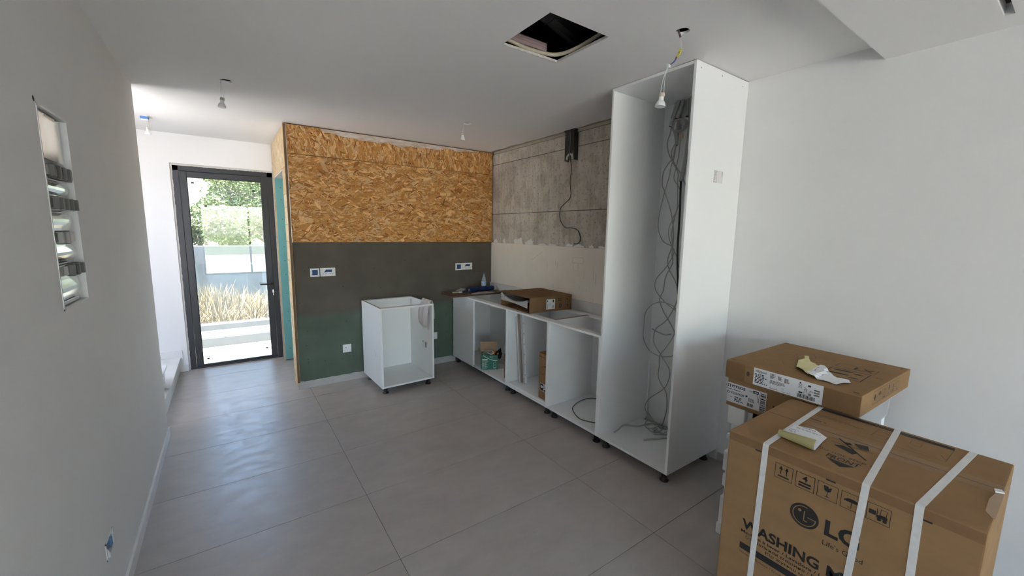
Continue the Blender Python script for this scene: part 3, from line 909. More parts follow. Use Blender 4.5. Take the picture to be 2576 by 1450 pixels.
# dry grass: nobody could count the blades
verts, faces, cols = [], [], []
r = random.Random(31)
SP = [(0.3, 0.213, 0.098), (0.346, 0.253, 0.127), (0.23, 0.156, 0.069), (0.392, 0.305, 0.173), (0.196, 0.127, 0.058)]
clumps = [(r.uniform(-2.2, 2.4), r.uniform(8.15, 10.2)) for _ in range(150)]
for i in range(7500):
    c = r.choice(clumps)
    x, y = r.gauss(c[0], .10), r.gauss(c[1], .10)
    h = r.uniform(.15, .66) * (.55 + .6 * abs(mnoise.noise(Vector((c[0] * 2.1, c[1] * 1.3, 4)))) * 2) * (1 if y > 8 else .8); a = r.uniform(0, 6.28); ln = r.uniform(.02, .42)
    w = r.uniform(.004, .010)
    k = len(verts); dx, dy = math.cos(a), math.sin(a)
    p = Vector((x, y, -.12)); m_ = p + Vector((dx * ln * .4, dy * ln * .4, h * .6)); t_ = p + Vector((dx * ln, dy * ln, h))
    n_ = Vector((-dy, dx, 0)) * w
    verts += [p - n_, p + n_, m_ + n_, m_ - n_, t_]
    faces += [(k, k + 1, k + 2, k + 3), (k + 3, k + 2, k + 4)]
    cc = r.choice(SP); f = r.uniform(.8, 1.2); cols += [tuple(q * f for q in cc)] * 2
me = bpy.data.meshes.new('dry_grass'); me.from_pydata([tuple(v) for v in verts], [], faces)
ca = me.color_attributes.new('Col', 'FLOAT_COLOR', 'CORNER'); buf = []
for p in me.polygons: buf += list((*cols[p.index], 1.0)) * p.loop_total
ca.data.foreach_set('color', buf)
tag(mesh_obj('dry_grass', me, straw_m), 'golden dry grass growing behind the glass balustrade', 'grass', kind='stuff')

# ================================================================== STAIRS
stc = thing('staircase', 'white marble stairs rising behind the left partition', 'staircase', (-1.05, 5.0, 0))
build('riser', bxo(-1.598, -.535, 4.80, YD - .016, 0, .140), marble, stc)
build('tread', bxo(-1.598, -.515, 4.795, YD - .016, .140, .170, bev=.003), marble, stc)
for k in range(1, 6):
    z = .17 * k
    y1 = 4.93 - .30 * (k - 1)
    x1 = -.604 if y1 - .33 < 4.03 else -.566
    build('riser', bxo(-1.598, x1, y1 - .33, y1 - .02, .17 if k == 1 else z, z + .140) if k > 1 else bxo(-1.598, x1, y1 - .33, y1 - .04, 0.0, .310), marble, stc)
    build('tread', bxo(-1.598, x1 + (.02 if x1 > -.6 else 0), y1 - .315, y1, z + .140, z + .170, bev=.003), marble, stc)
build('side_panel', bxo(-.60, -.535, 4.03, 4.79, 0, .138), marble, stc)
# two cladding slabs with a joint

# ================================================================== CABINETS
T = .018
def leg(parent, x, y, h, world=True):
    bm = NB()
    lathe(bm, [(.030, 0), (.031, .006), (.024, .014), (.019, .02), (.019, h - .012), (.026, h - .008), (.026, h)], (x, y, 0), n=18)
    return build('leg', bm, black_pl, parent, world=world, smooth=False)
def panel(name, parent, a, world=True, m=None, bev=.0012):
    return build(name, bxo(*a, bev=bev), m or melamine, parent, world=world)
def screws(parent, pts, ax, val, r=.0035, m=None):
    bm = NB()
    for a, b_ in pts:
        if ax == 'y': cyl(bm, (a, val - .0006, b_), (a, val + .001, b_), r, n=10)
        else: cyl(bm, (val - .0006, a, b_), (val + .001, a, b_), r, n=10)
    o = build('screw_heads', bm, m or raw_edge, parent); o['kind'] = 'stuff'; return o

def base_unit(label, y0, y1, z0=.08, z1=.88, x0=XF, x1=2.806):
    t = thing('base_cabinet', label, 'cabinet', ((x0 + x1) / 2, (y0 + y1) / 2, 0), group='white base cabinet carcasses')
    for a, b_ in ((y0, y0 + T), (y1 - T, y1)):
        s = panel('side_panel', t, (x0, x1, a, b_, z0, z1))
        build('raw_top_edge', bxo(x0 + .07, x1 - .07, a + .001, b_ - .001, z1, z1 + .0008), raw_edge, s)
    panel('bottom_panel', t, (x0 + .001, x1, y0 + T, y1 - T, z0, z0 + T))
    panel('back_panel', t, (x1 - .008, x1, y0 + T, y1 - T, z0 + T, z1 - .02), bev=0)
    panel('front_rail', t, (x0 + .001, x0 + .075, y0 + T, y1 - T, z1 - T, z1))
    panel('back_rail', t, (x1 - .075, x1, y0 + T, y1 - T, z1 - T, z1))
    for x in (x0 + .06, x1 - .06):
        for y in (y0 + .05, y1 - .05): leg(t, x, y, z0)
    return t
c1 = base_unit('corner base cabinet with blind front panel against the green wall', 3.2934, YB - .022)
panel('blind_panel', c1, (XF, XF + T, 3.985, YB - .024, .079, .8615))
build('stile', bxo(XF - .004, XF + T, 3.968, 3.987, .079, .8615, bev=.0012), edge_w, c1)
screws(c1, [(4.05, .12), (4.46, .2), (4.46, .5), (4.46, .75), (4.05, .82), (4.02, .10)], 'x', XF, .003)
c2 = base_unit('middle open base cabinet holding the tall brown carton', 2.6495, 3.2934)
c3 = base_unit('open base cabinet with a wire loop next to the tall cabinet', 2.0395, 2.6495)
lsf = single('loose_shelf', bxo(XF + .012, 2.79, 2.672, 3.270, .0985, .1195, bev=.0012), melamine, 'white loose shelf lying on the floor of the middle base cabinet', 'shelf', (2.5, 2.97, .0985))

# free standing unit, turned a little out of square with the wall
fc = thing('base_cabinet', 'free-standing open white base cabinet with a towel on top', 'cabinet', (1.448, 4.200, 0), rz=math.radians(1.8), group='white base cabinet carcasses')
w2, d2, Z0, Z1 = .283, .298, .066, .882
for a, b_ in ((-w2, -w2 + T), (w2 - T, w2)):
    s = panel('side_panel', fc, (a, b_, -d2, d2, Z0, Z1), world=False)
    build('raw_top_edge', bxo(a + .001, b_ - .001, -d2 + .005, d2 - .004, Z1, Z1 + .0008), raw_edge, s, world=False)
panel('bottom_panel', fc, (-w2 + T, w2 - T, -d2 + .001, d2, Z0, Z0 + T), world=False)
panel('back_panel', fc, (-w2 + T, w2 - T, d2 - .018, d2 - .010, Z0 + T, Z1 - T), world=False, bev=0)
panel('front_rail', fc, (-w2 + T, w2 - T, -d2 + .001, -d2 + .065, Z1 - T, Z1), world=False)
panel('back_rail', fc, (-w2 + T, w2 - T, d2 - .065, d2, Z1 - T, Z1), world=False)
for x in (-w2 + .05, w2 - .05):
    for y in (-d2 + .05, d2 - .07): leg(fc, x, y, Z0, world=False)
sk = NB()
for z in (.30, .335): box(sk, -w2 - .0006, -w2, -.145 + (z - .3), -.12 + (z - .3), z + .06, z + .10)
build('sticker', sk, lab_w, fc, world=False)
sk = NB(); box(sk, w2 - T - .0006, w2 - T, -.16, -.05, .36, .44)
s1 = build('sticker', sk, lab_w, fc, world=False)
sk = NB(); box(sk, w2 - T - .0010, w2 - T - .0006, -.07, -.055, .415, .435); box(sk, w2 - T - .0010, w2 - T - .0006, -.15, -.12, .37, .43)
build('sticker_print', sk, ink_g, fc, world=False, kind='stuff')

# tall larder unit
tc_ = thing('tall_cabinet', 'tall white open larder cabinet full of hanging cables', 'cabinet', (2.553, 1.729, 0))
TY0, TY1, TZ0, TZ1 = 1.4184, 2.0383, .08, 2.631
sr = panel('side_panel', tc_, (XF, 2.8515, TY0, TY0 + T, TZ0, TZ1))
panel('side_panel', tc_, (XF, 2.836, TY1 - T, TY1, TZ0, TZ1))
panel('top_panel', tc_, (XF + .001, 2.836, TY0 + T, TY1 - T, TZ1 - T, TZ1))
bm = NB()
box(bm, XF + .001, 2.78, TY0 + T, TY1 - T, TZ0, TZ0 + T)
box(bm, 2.78, 2.836, TY0 + T, 1.66, TZ0, TZ0 + T)
build('bottom_panel', bm, melamine, tc_)
bp_ = NB()
box(bp_, 2.830, 2.836, TY0 + T, TY1 - T, .575, TZ1 - T); box(bp_, 2.830, 2.836, TY1 - T - .012, TY1 - T, TZ0 + T, .575); box(bp_, 2.830, 2.836, TY0 + T, TY0 + .10, TZ0 + T, .575)
build('back_panel', bp_, melamine, tc_)
for x in (XF + .06, 2.79):
    for y in (TY0 + .055, TY1 - .05): leg(tc_, x, y, TZ0)
screws(tc_, [(2.30, TZ1 - .035), (2.53, TZ1 - .03), (2.78, TZ1 - .04), (2.275, .10), (2.37, .10), (2.48, .10), (2.62, .10), (2.77, .10)], 'y', TY0, .0035)
F = Face((2.522, TY0, 0), (1, 0, 0), (0, 0, 1), tc_, .0005)
bm = NB(); F.rect(bm, 0, 1.971, .108, 2.047); F.done('sticker', bm, mat('sticker_paper', (.72, .70, .68), .6))
bm = NB(); F.e = .0009; F.frame(bm, .002, 1.974, .036, 2.043, .0022); F.scribble(bm, .012, 1.985, .026, 2.035, 9, rnd); F.scribble(bm, .094, 2.01, .106, 2.043, 10, rnd)
F.done('sticker_print', bm, ink_g)

# ------------------------------------------------------------------ conduits and cables inside the tall cabinet
def conduit(label, yz, x=2.77, r=.0125):
    t = thing('conduit_tube', label, 'conduit', (x, yz[-1][0], yz[-1][1]), group='grey conduits in the tall cabinet')
    bm = NB(); tube(bm, [(x + .03 * (1 - k / max(1, len(yz) - 1)), a, b_) for k, (a, b_) in enumerate(yz)], r, n=12)
    o = build('conduit', bm, conduit_m, t, smooth=True)
    a, b_ = yz[-1]
    bm = NB(); cyl(bm, (x, a, b_ - .002), (x, a, b_ + .004), r * .8, n=12)
    build('tube_mouth', bm, dark_rub, t)
ZT = 2.612
conduit('short grey conduit stub farthest left in the tall cabinet', [(1.900, ZT), (1.902, 2.56), (1.910, 2.50)])
conduit('slanting grey conduit ending left of the cable coil', [(1.866, ZT), (1.884, 2.53), (1.904, 2.434)], x=2.745)
conduit('grey conduit bent just above the cable coil', [(1.840, ZT), (1.848, 2.54), (1.864, 2.484)], x=2.755)
conduit('straight grey conduit stub right of the cable coil', [(1.805, ZT), (1.798, 2.55), (1.790, 2.485)], r=.0145)
conduit('straight grey conduit hanging lower left of the coil', [(1.872, ZT), (1.882, 2.45), (1.878, 2.40), (1.872, 2.299)], x=2.785)
conduit('long grey conduit with a black cable leaving its end', [(1.763, ZT), (1.760, 2.50), (1.757, 2.363), (1.764, 2.222), (1.774, 2.101), (1.784, 2.029)], x=2.74, r=.014)
def cable(label, yz, x=2.74, r=.0036, m=None, dx=None, name='cable', grp='loose grey cables in the tall cabinet'):
    n = len(yz); s = rnd.uniform(0, 6)
    pts = [(x + (dx(k / (n - 1)) if dx else .018 * math.sin(s + k * 1.3)), a, b_) for k, (a, b_) in enumerate(yz)]
    bm = NB(); tube(bm, pts, r, n=8, sub=7)
    return single(name, bm, m or wire_g, label, 'cable', (x, yz[-1][0], yz[-1][1]), grp, smooth=True)
cable('black cable leaving the long conduit in the tall cabinet', [(1.784, 2.04), (1.781, 1.94), (1.776, 1.847), (1.774, 1.70), (1.773, 1.557), (1.762, 1.40), (1.747, 1.267), (1.735, 1.15)], r=.0072, m=cable_blk, dx=lambda s: 0)
cable('grey cable swinging to the far left half way up the tall cabinet', [(1.858, 2.30), (1.860, 2.20), (1.862, 2.144), (1.875, 2.066), (1.912, 1.982), (1.938, 1.913), (1.950, 1.80), (1.935, 1.68), (1.89, 1.59), (1.830, 1.554), (1.811, 1.504), (1.854, 1.398), (1.922, 1.30), (1.934, 1.218), (1.871, 1.132), (1.80, 1.09), (1.742, 1.074)])
cable('grey cable from the slanting conduit down to the cabinet floor', [(1.904, 2.45), (1.902, 2.378), (1.906, 2.322), (1.899, 2.252), (1.881, 2.193), (1.847, 2.137), (1.810, 2.082), (1.800, 2.03), (1.800, 1.956), (1.808, 1.848), (1.83, 1.74), (1.825, 1.65), (1.808, 1.555), (1.844, 1.464), (1.846, 1.386), (1.772, 1.277), (1.741, 1.152), (1.808, .996), (1.914, .894), (1.933, .778), (1.845, .689), (1.764, .616), (1.757, .536), (1.810, .435), (1.943, .303), (1.970, .219), (1.901, .172), (1.82, .125)], r=.004)
cable('grey cable crossing in front of the access opening to the floor', [(1.864, 2.49), (1.854, 2.391), (1.842, 2.356), (1.846, 2.29), (1.866, 2.208), (1.892, 2.16), (1.914, 2.099), (1.919, 2.012), (1.911, 1.964), (1.864, 1.85), (1.82, 1.74), (1.79, 1.62), (1.80, 1.50), (1.805, 1.428), (1.855, 1.32), (1.855, 1.215), (1.872, 1.146), (1.842, 1.057), (1.775, .949), (1.749, .889), (1.792, .785), (1.838, .705), (1.847, .619), (1.864, .53), (1.828, .471), (1.764, .423), (1.747, .304), (1.775, .20), (1.80, .13)], r=.004, x=2.725)
cable('thin grey cable hanging beside the long conduit', [(1.837, 2.44), (1.837, 2.254), (1.84, 2.131), (1.844, 2.051), (1.81, 1.991), (1.799, 1.934), (1.811, 1.848), (1.84, 1.75), (1.86, 1.66), (1.84, 1.56), (1.80, 1.48), (1.77, 1.40)], x=2.76, r=.003)
cable('grey cable from the lower conduit passing behind the frame', [(1.872, 2.31), (1.882, 2.25), (1.868, 2.191), (1.84, 2.131), (1.804, 2.076), (1.775, 2.03), (1.746, 1.992), (1.735, 1.95)], x=2.76)
cable('grey cable making the wide loop low in the tall cabinet', [(1.738, 1.09), (1.752, 1.111), (1.833, 1.132), (1.922, 1.098), (1.995, 1.017), (2.008, .912), (1.995, .82), (1.926, .738), (1.831, .707), (1.750, .721), (1.735, .735)], x=2.70)
cable('short grey cable end curling up inside the wide loop', [(1.918, .904), (1.89, .885), (1.859, .878), (1.80, .880), (1.745, .90)], x=2.71, r=.0045)
bm = NB()
for k in range(4):
    pts = [(2.715 + .01 * k, 1.818 + (.052 + .004 * k) * math.cos(t) + .003 * k, 2.425 + (.038 + .003 * k) * math.sin(t)) for t in [i * math.pi / 8 + k for i in range(17)]]
    tube(bm, pts, .0036, n=8, sub=4)
single('cable_coil', bm, wire_g, 'grey cable wound into a small coil below the conduits', 'cable coil', (2.72, 1.818, 2.38), smooth=True)
cn = NB()
for k in range(3): box(cn, 2.71 + .008 * k, 2.722 + .008 * k, 1.776 + .006 * k, 1.792 + .006 * k, 2.325 + .007 * k, 2.347 + .005 * k, bev=.001)
tube(cn, [(2.72, 1.80, 2.37), (2.715, 1.79, 2.355), (2.715, 1.785, 2.345)], .0025, n=6)
single('wire_connector', cn, mat('pink_connector', (.62, .36, .24), .5), 'small pinkish wire connector below the cable coil', 'connector', (2.72, 1.785, 2.325))
zf = TZ0 + T
def floor_cable(label, xy, r=.004, m=None, rise=None, loc=None):
    n = len(xy)
    pts = [(a, b_, zf + r + (rise[k] if rise else 0)) for k, (a, b_) in enumerate(xy)]
    bm = NB(); tube(bm, pts, r, n=8, sub=7)
    return single('cable', bm, m or wire_g, label, 'cable', (xy[0][0], xy[0][1], zf), 'loose grey cables in the tall cabinet', smooth=True)
floor_cable('white frayed cable end reaching left across the cabinet floor', [(2.385, 1.975), (2.44, 1.985), (2.524, 1.995), (2.60, 1.955), (2.636, 1.932), (2.70, 1.915), (2.75, 1.88), (2.77, 1.82)], .006, mat('frayed_wire', (.46, .455, .43), .6), [0, .0, .01, .0, .0, .004, .012, .02])
floor_cable('straight short grey cable lying near the cabinet front edge', [(2.478, 1.771), (2.57, 1.73), (2.657, 1.690), (2.70, 1.67)], .006)
fcx = NB()
for k in range(6):
    a = rnd.uniform(.03, .07); c_ = (2.70 + rnd.uniform(-.03, .04), 1.80 + rnd.uniform(-.05, .04))
    tube(fcx, [(c_[0] + a * math.cos(t) * 1.2, c_[1] + a * math.sin(t), zf + .006 + .008 * k + .012 * math.sin(t * 2 + k)) for t in [i * math.pi / 7 + k for i in range(rnd.randint(9, 15))]], .0036, n=7, sub=4)
single('cable_heap', fcx, wire_g, 'heap of grey cables curled on the floor of the tall cabinet', 'cable heap', (2.70, 1.80, zf), smooth=True)

# wire loop in the third base cabinet
lp = NB()
tube(lp, [(2.749, 2.504, .104), (2.692, 2.545, .106), (2.567, 2.548, .103), (2.424, 2.485, .103), (2.355, 2.388, .103), (2.324, 2.292, .103), (2.341, 2.225, .104), (2.382, 2.165, .103), (2.45, 2.11, .103)], .0042, n=8, sub=8)
single('wire_loop', lp, cable_gry, 'thin dark wire bent into a loop on the base cabinet floor', 'wire', (2.5, 2.33, .0985), smooth=True)

# ================================================================== LAMPS ON WIRES
def lamp(label, hole, wires, cap, rim_r=.024, tilt=(0, 0), sheath=None):
    cap = Vector(cap)
    t = thing('pendant_bulb', label, 'lamp', tuple(cap - Vector((0, 0, .064))), group='spotlight bulbs hanging on bare wires')
    Rm = Euler((tilt[0], tilt[1], 0)).to_matrix()
    for w in wires:
        bm = NB(); tube(bm, w, .0013, n=6, sub=6)
        build('wire', bm, wire_w, t, smooth=True)
    bm = NB(); lathe(bm, [(.0, 0), (.0125, 0), (.0135, -.003), (.0135, -.016), (.012, -.018), (.0, -.018)], cap, n=20, mtx=Rm.to_4x4())
    build('lamp_holder', bm, cream_cer, t)
    bm = NB(); lathe(bm, [(.0, -.017), (.0115, -.018), (.0118, -.034), (.0155, -.040), (rim_r * .86, -.052), (rim_r, -.062), (rim_r, -.064), (rim_r * .9, -.0645)], cap, n=28, mtx=Rm.to_4x4())
    bd = build('bulb', bm, bulb_wh, t, smooth=False)
    fin = NB()
    for k in range(14):
        a = 2 * math.pi * k / 14
        p0 = cap + Rm @ Vector((.0150 * math.cos(a), .0150 * math.sin(a), -.038)); p1 = cap + Rm @ Vector((rim_r * .93 * math.cos(a + .5), rim_r * .93 * math.sin(a + .5), -.056))
        tube(fin, [p0, (p0 + p1) / 2 + Rm @ Vector((.0016 * math.cos(a + .25), .0016 * math.sin(a + .25), 0)), p1], .0011, n=4, sub=2)
    build('cooling_rib', fin, bulb_wh, bd)
    bm = NB(); lathe(bm, [(.0, -.0628), (rim_r * .6, -.0632), (rim_r * .9, -.0642)], cap, n=28, mtx=Rm.to_4x4())
    build('lens', bm, bulb_lens, bd)
    return t
L1 = lamp('largest hanging bulb on taped wires in front of the tall cabinet', LH[0],
          [[(1.909, 1.300, 2.615), (1.912, 1.294, 2.585), (1.908, 1.292, 2.552)], [(1.908, 1.303, 2.615), (1.905, 1.297, 2.585), (1.905, 1.294, 2.552)],
           [(1.852, 1.318, 2.470), (1.835, 1.322, 2.42), (1.824, 1.316, 2.37), (1.8225, 1.314, 2.336)], [(1.848, 1.320, 2.470), (1.832, 1.326, 2.42), (1.816, 1.326, 2.37), (1.810, 1.324, 2.336)]], (1.816, 1.319, 2.336), .0255, tilt=(.05, .10))
bm = NB(); tube(bm, [(1.900, 1.315, 2.66), (1.903, 1.309, 2.64), (1.909, 1.301, 2.612)], .0052, n=8); build('cable_sheath', bm, mat('brown_sheath', (.09, .06, .05), .6), L1, smooth=True)
bm = NB(); tube(bm, [(1.906, 1.293, 2.553), (1.899, 1.295, 2.533), (1.886, 1.300, 2.514)], .0056, n=10); build('tape_wrap', bm, yel_tape, L1, smooth=True)
bm = NB()
for k in range(5):
    f = .12 + .2 * k; p = Vector((1.906, 1.293, 2.553)).lerp(Vector((1.886, 1.300, 2.514)), f)
    tube(bm, [p + Vector((-.005, .003, -.004)), p + Vector((-.001, -.006, .0)), p + Vector((.005, -.003, .004))], .0011, n=5, sub=3)
build('tape_stripe', bm, ink, L1)
bm = NB(); tube(bm, [(1.887, 1.300, 2.516), (1.878, 1.305, 2.495), (1.853, 1.316, 2.472)], .0036, n=8); build('taped_wire', bm, violet_w, L1, smooth=True)
bm = NB()
for k in range(2): box(bm, 1.842, 1.860, 1.311 + .008 * k, 1.318 + .008 * k, 2.462 + .004 * k, 2.477 + .004 * k, bev=.0015)
build('terminal_block', bm, white_pl, L1)
lamp('bulb hanging from the round ceiling hole before the entrance', LH[1], [[(.036, 3.547, 2.66), (.038, 3.545, 2.62), (.035, 3.535, 2.56), (.033, 3.533, 2.518)], [(.040, 3.545, 2.66), (.041, 3.543, 2.62), (.046, 3.532, 2.56), (.048, 3.527, 2.518)]], (.040, 3.530, 2.518), .0245, tilt=(-.08, .1))
L3 = lamp('bulb with blue clip hanging over the stair landing', LH[2], [[(-.532, 5.10, 2.60), (-.533, 5.10, 2.57), (-.532, 5.10, 2.541)], [(-.522, 5.10, 2.60), (-.520, 5.10, 2.57), (-.519, 5.10, 2.541)]], (-.526, 5.10, 2.540), .0245)
bm = NB(); box(bm, -.565, -.512, 5.07, 5.16, 2.597, ZC + .004, bev=.006); build('junction_clip', bm, white_pl, L3)
bm = NB(); box(bm, -.568, -.511, 5.066, 5.12, 2.606, 2.630, bev=.004); build('tape_wrap', bm, mat('light_blue_tape', (.10, .22, .55), .6), L3)
lamp('bulb hanging near the OSB wall and concrete corner', LH[3], [[(1.888, 3.517, 2.66), (1.886, 3.517, 2.61), (1.874, 3.517, 2.575), (1.871, 3.516, 2.549)], [(1.890, 3.515, 2.66), (1.889, 3.514, 2.61), (1.884, 3.511, 2.575), (1.881, 3.510, 2.549)]], (1.876, 3.513, 2.549), .0205)

# ================================================================== SERVICES ABOVE THE HATCH
bm = NB(); n = 70
for k, (a, b_) in enumerate((((.9, 1.42, 2.86), (2.1, 1.75, 2.80)), ((.9, 1.62, 2.84), (2.1, 1.98, 2.79)))):
    A, B = Vector(a), Vector(b_)
    P = [A.lerp(B, i / 110) for i in range(111)]
    tube(bm, P, lambda s: .075 + .006 * math.sin(s * 110 * math.pi), n=14, smooth=False)
    if k == 0:
        single('flexible_duct', bm, hose_blk, 'black ribbed air duct crossing the open ceiling hatch', 'duct', (1.5, 1.55, 2.76), 'black ducts above the hatch'); bm = NB()
single('flexible_duct', bm, hose_blk, 'second black ribbed duct nearer the back edge of the hatch', 'duct', (1.5, 1.8, 2.72), 'black ducts above the hatch')
bm = NB(); box(bm, 1.24, 1.59, 1.955, 1.960, 2.675, 2.730); box(bm, 1.24, 1.59, 1.955, 1.985, 2.725, 2.730); box(bm, 1.24, 1.59, 1.955, 1.985, 2.675, 2.680); box(bm, 1.24, 1.59, 1.952, 1.956, 2.700, 2.704); box(bm, 1.24, 1.59, 1.952, 1.956, 2.714, 2.717)
single('metal_channel', bm, pink_metal, 'ribbed reddish metal channel at the back of the hatch', 'channel', (1.38, 1.96, 2.70))
bm = NB(); tube(bm, [(1.26, 1.965, 2.690), (1.42, 1.945, 2.660), (1.56, 1.935, 2.658), (1.635, 1.90, 2.660), (1.675, 1.80, 2.668), (1.70, 1.62, 2.695), (1.72, 1.45, 2.72)], .0105, n=12)
single('insulated_pipe', bm, foil, 'tan insulated pipe curving round the hatch corner', 'pipe', (1.6, 1.93, 2.66), smooth=True)
bm = NB(); tube(bm, [(1.45, 1.70, 2.83), (1.452, 1.72, 2.76), (1.46, 1.75, 2.735), (1.44, 1.80, 2.72)], .0025, n=6)
single('cable', bm, cable_blk, 'thin black wire dangling inside the ceiling hatch', 'cable', (1.45, 1.75, 2.72), smooth=True)

# ================================================================== CONCRETE WALL DUCT WITH CABLE
t = thing('wall_duct', 'black flat plastic duct fixed to the concrete under the ceiling', 'duct', (XR - .03, 3.06, 2.34))
bm = NB(); dy0, dy1 = 2.985, 3.115
box(bm, XR - .055, XR - .052, dy0, dy1, 2.345, 2.632, bev=.001); box(bm, XR - .055, XR, dy0, dy0 + .003, 2.345, 2.632); box(bm, XR - .055, XR, dy1 - .003, dy1, 2.345, 2.632)
build('duct_body', bm, black_pl, t)
build('flange', bxo(XR - .062, XR, dy0 - .008, dy1 + .008, 2.621, 2.6325, bev=.001), black_pl, t)
bm = NB()
for y in (3.04, ):
    pts = [(XR - .0565, y + .055 * math.cos(a), 2.349 + .062 * math.sin(a) ** .8) for a in [math.pi * i / 14 for i in range(15)]]
    prism(bm, pts, (.001, 0, 0))
    prism(bm, [(XR - .0566, 2.990, 2.35), (XR - .0566, 3.006, 2.35), (XR - .0566, 3.004, 2.40), (XR - .0566, 2.996, 2.43)], (.001, 0, 0))
build('torn_edge', bm, mat('torn_lining', (.50, .48, .40), .8, var=.3, vscale=60), t)
bm = NB(); prism(bm, [(XR - .0576, 3.04 + .026 * math.cos(a), 2.350 + .045 * math.sin(a)) for a in [math.pi * i / 10 for i in range(11)]], (.001, 0, 0))
build('opening', bm, dark_void, t)
bm = NB()
for z in (2.60, 2.575): cyl(bm, (XR - .0565, 3.105, z), (XR - .055, 3.105, z), .004, n=8)
o = build('screw_heads', bm, galv, t); o['kind'] = 'stuff'
bm = NB()
CY = [(3.045, 2.625), (3.034, 2.60), (3.030, 2.54), (3.034, 2.44), (3.036, 2.38), (3.040, 2.28), (3.062, 2.17), (3.060, 2.08), (3.055, 2.03), (3.075, 1.98), (3.155, 1.93), (3.205, 1.89), (3.215, 1.82), (3.19, 1.75), (3.12, 1.695), (3.02, 1.690), (2.945, 1.67), (2.905, 1.61), (2.905, 1.56), (2.95, 1.535), (2.985, 1.535)]
tube(bm, [(XR - (.062 if z > 2.33 else .008 + .03 * max(0, (z - 2.0)) * 2), y, z) for y, z in CY], .0042, n=8, sub=6)
single('cable', bm, cable_gry, 'dark grey cable snaking down the raw concrete wall', 'cable', (XR - .02, 3.0, 1.53), smooth=True)

# ================================================================== SOCKETS
def plate(parent_name, label, x0, z0, w, h, kind, group):
    t = thing(parent_name, label, 'socket', (x0 + w / 2, YB - .004, z0), group=group)
    build('face_plate', bxo(x0, x0 + w, YB - .0085, YB - .0005, z0, z0 + h, bev=.002, seg=2), white_pl, t)
    F = Face((x0, YB - .0085, z0), (1, 0, 0), (0, 0, 1), t, .0004)
    bm = NB()
    for u in (.014, w - .014):
        for v in (.008, h - .008): F.disc(bm, u, v, .0022, 8)
    for v in (h * .3, h * .7): F.disc(bm, .006, v, .002, 8); F.disc(bm, w - .006, v, .002, 8)
    if kind == 'blank':
        F.done('fixing_hole', bm, ink_g)
        bm = NB(); rr = random.Random(5); pts = []
        for i in range(9): pts.append((.013 + (.009 if i % 2 else 0) * rr.random(), h - .016 - (h - .032) * i / 8))
        for i in range(5): pts.append((w - .014 - .004 * rr.random(), .016 + (h - .032) * i / 4))
        F.e = .0008; F.poly(bm, pts); F.done('masking_tape', bm, blue_tape)
    else:
        gangs = [w / 2 - .012] if kind == 'single' else [w * .27, w * .73]
        for g in gangs:
            F.rect(bm, g - .0035 - .0, h * .52, g + .0035, h * .66) if kind == 'single' else None
            for s in (-1, 1): F.rect(bm, g + s * .0125 - .004, h * .27, g + s * .0125 + .004, h * .32)
        F.done('pin_hole', bm, ink)
        if kind == 'single':
            build('switch_rocker', bxo(x0 + w - .026, x0 + w - .014, YB - .0105, YB - .008, z0 + h * .42, z0 + h * .68, bev=.001), white_pl, t)
        else:
            bm = NB(); F.e = .0010
            F.poly(bm, [(w * .25, h * .50), (w * .27, h * .47), (w * .50, h * .52), (w * .76, h * .48), (w * .75, h * .60), (w * .79, h * .78), (w * .37, h * .80)])
            F.done('masking_tape', bm, blue_tape)
    return t
GS = 'white sockets on the green board'
plate('blank_socket_plate', 'square plate with blue tape nearest the door opening', .671, 1.157, .0855, .086, 'blank', GS)
plate('double_socket', 'double socket with blue tape nearest the door opening', .765, 1.158, .1445, .0865, 'double', GS)
plate('blank_socket_plate', 'square plate with blue tape above the water bottle side', 2.307, 1.158, .0885, .087, 'blank', GS)
plate('double_socket', 'double socket with blue tape near the concrete corner', 2.397, 1.160, .146, .0865, 'double', GS)
plate('single_socket', 'white single socket low on the wall left of the free cabinet', .951, .319, .086, .0865, 'single', GS)
plate('single_socket', 'white single socket half hidden right of the free cabinet', 1.966, .318, .086, .0865, 'single', GS)

# ================================================================== DISTRIBUTION BOARD
y0, y1, z0, z1 = PB
t = thing('distribution_board', 'open recessed electrical board with bare steel rails in the left wall', 'electrical board', (XL - .04, (y0 + y1) / 2, z0))
bm = NB(); D = XL - .039
box(bm, D, XL + .002, y0, y0 + .006, z0, z1); box(bm, D, XL + .002, y1 - .006, y1, z0, z1); box(bm, D, XL + .002, y0, y1, z0, z0 + .006); box(bm, D, XL + .002, y0, y1, z1 - .006, z1); box(bm, D, D + .003, y0, y1, z0, z1)
build('board_casing', bm, white_pl, t)
rows = [1.83, 1.72, 1.60, 1.48]
dark_term = mat('terminal_plastic', (.13, .13, .125), .5)
build('steel_plate', bxo(D + .022, D + .025, y0 + .012, y1 - .03, 1.872, z1 - .012), mirror_st, t)
edges = [1.862] + [v for zr in rows for v in (zr + .022, zr - .022)] + [z0 + .012]
for a, b_ in zip(edges[0::2], edges[1::2]):
    bm = NB(); n = 7; prof = []
    for i in range(n + 1):
        s = i / n
        prof.append((D + .016 + .012 * math.sin(math.pi * s) ** 2, a + (b_ - a) * s))
    for i in range(n):
        (xa, za), (xb, zb) = prof[i], prof[i + 1]
        vv = [bm.verts.new(p) for p in ((xa, y0 + .012, za), (xa, y1 - .028, za), (xb, y1 - .028, zb), (xb, y0 + .012, zb))]
        bm.faces.new(vv)
    build('steel_plate', bm, mirror_st, t)
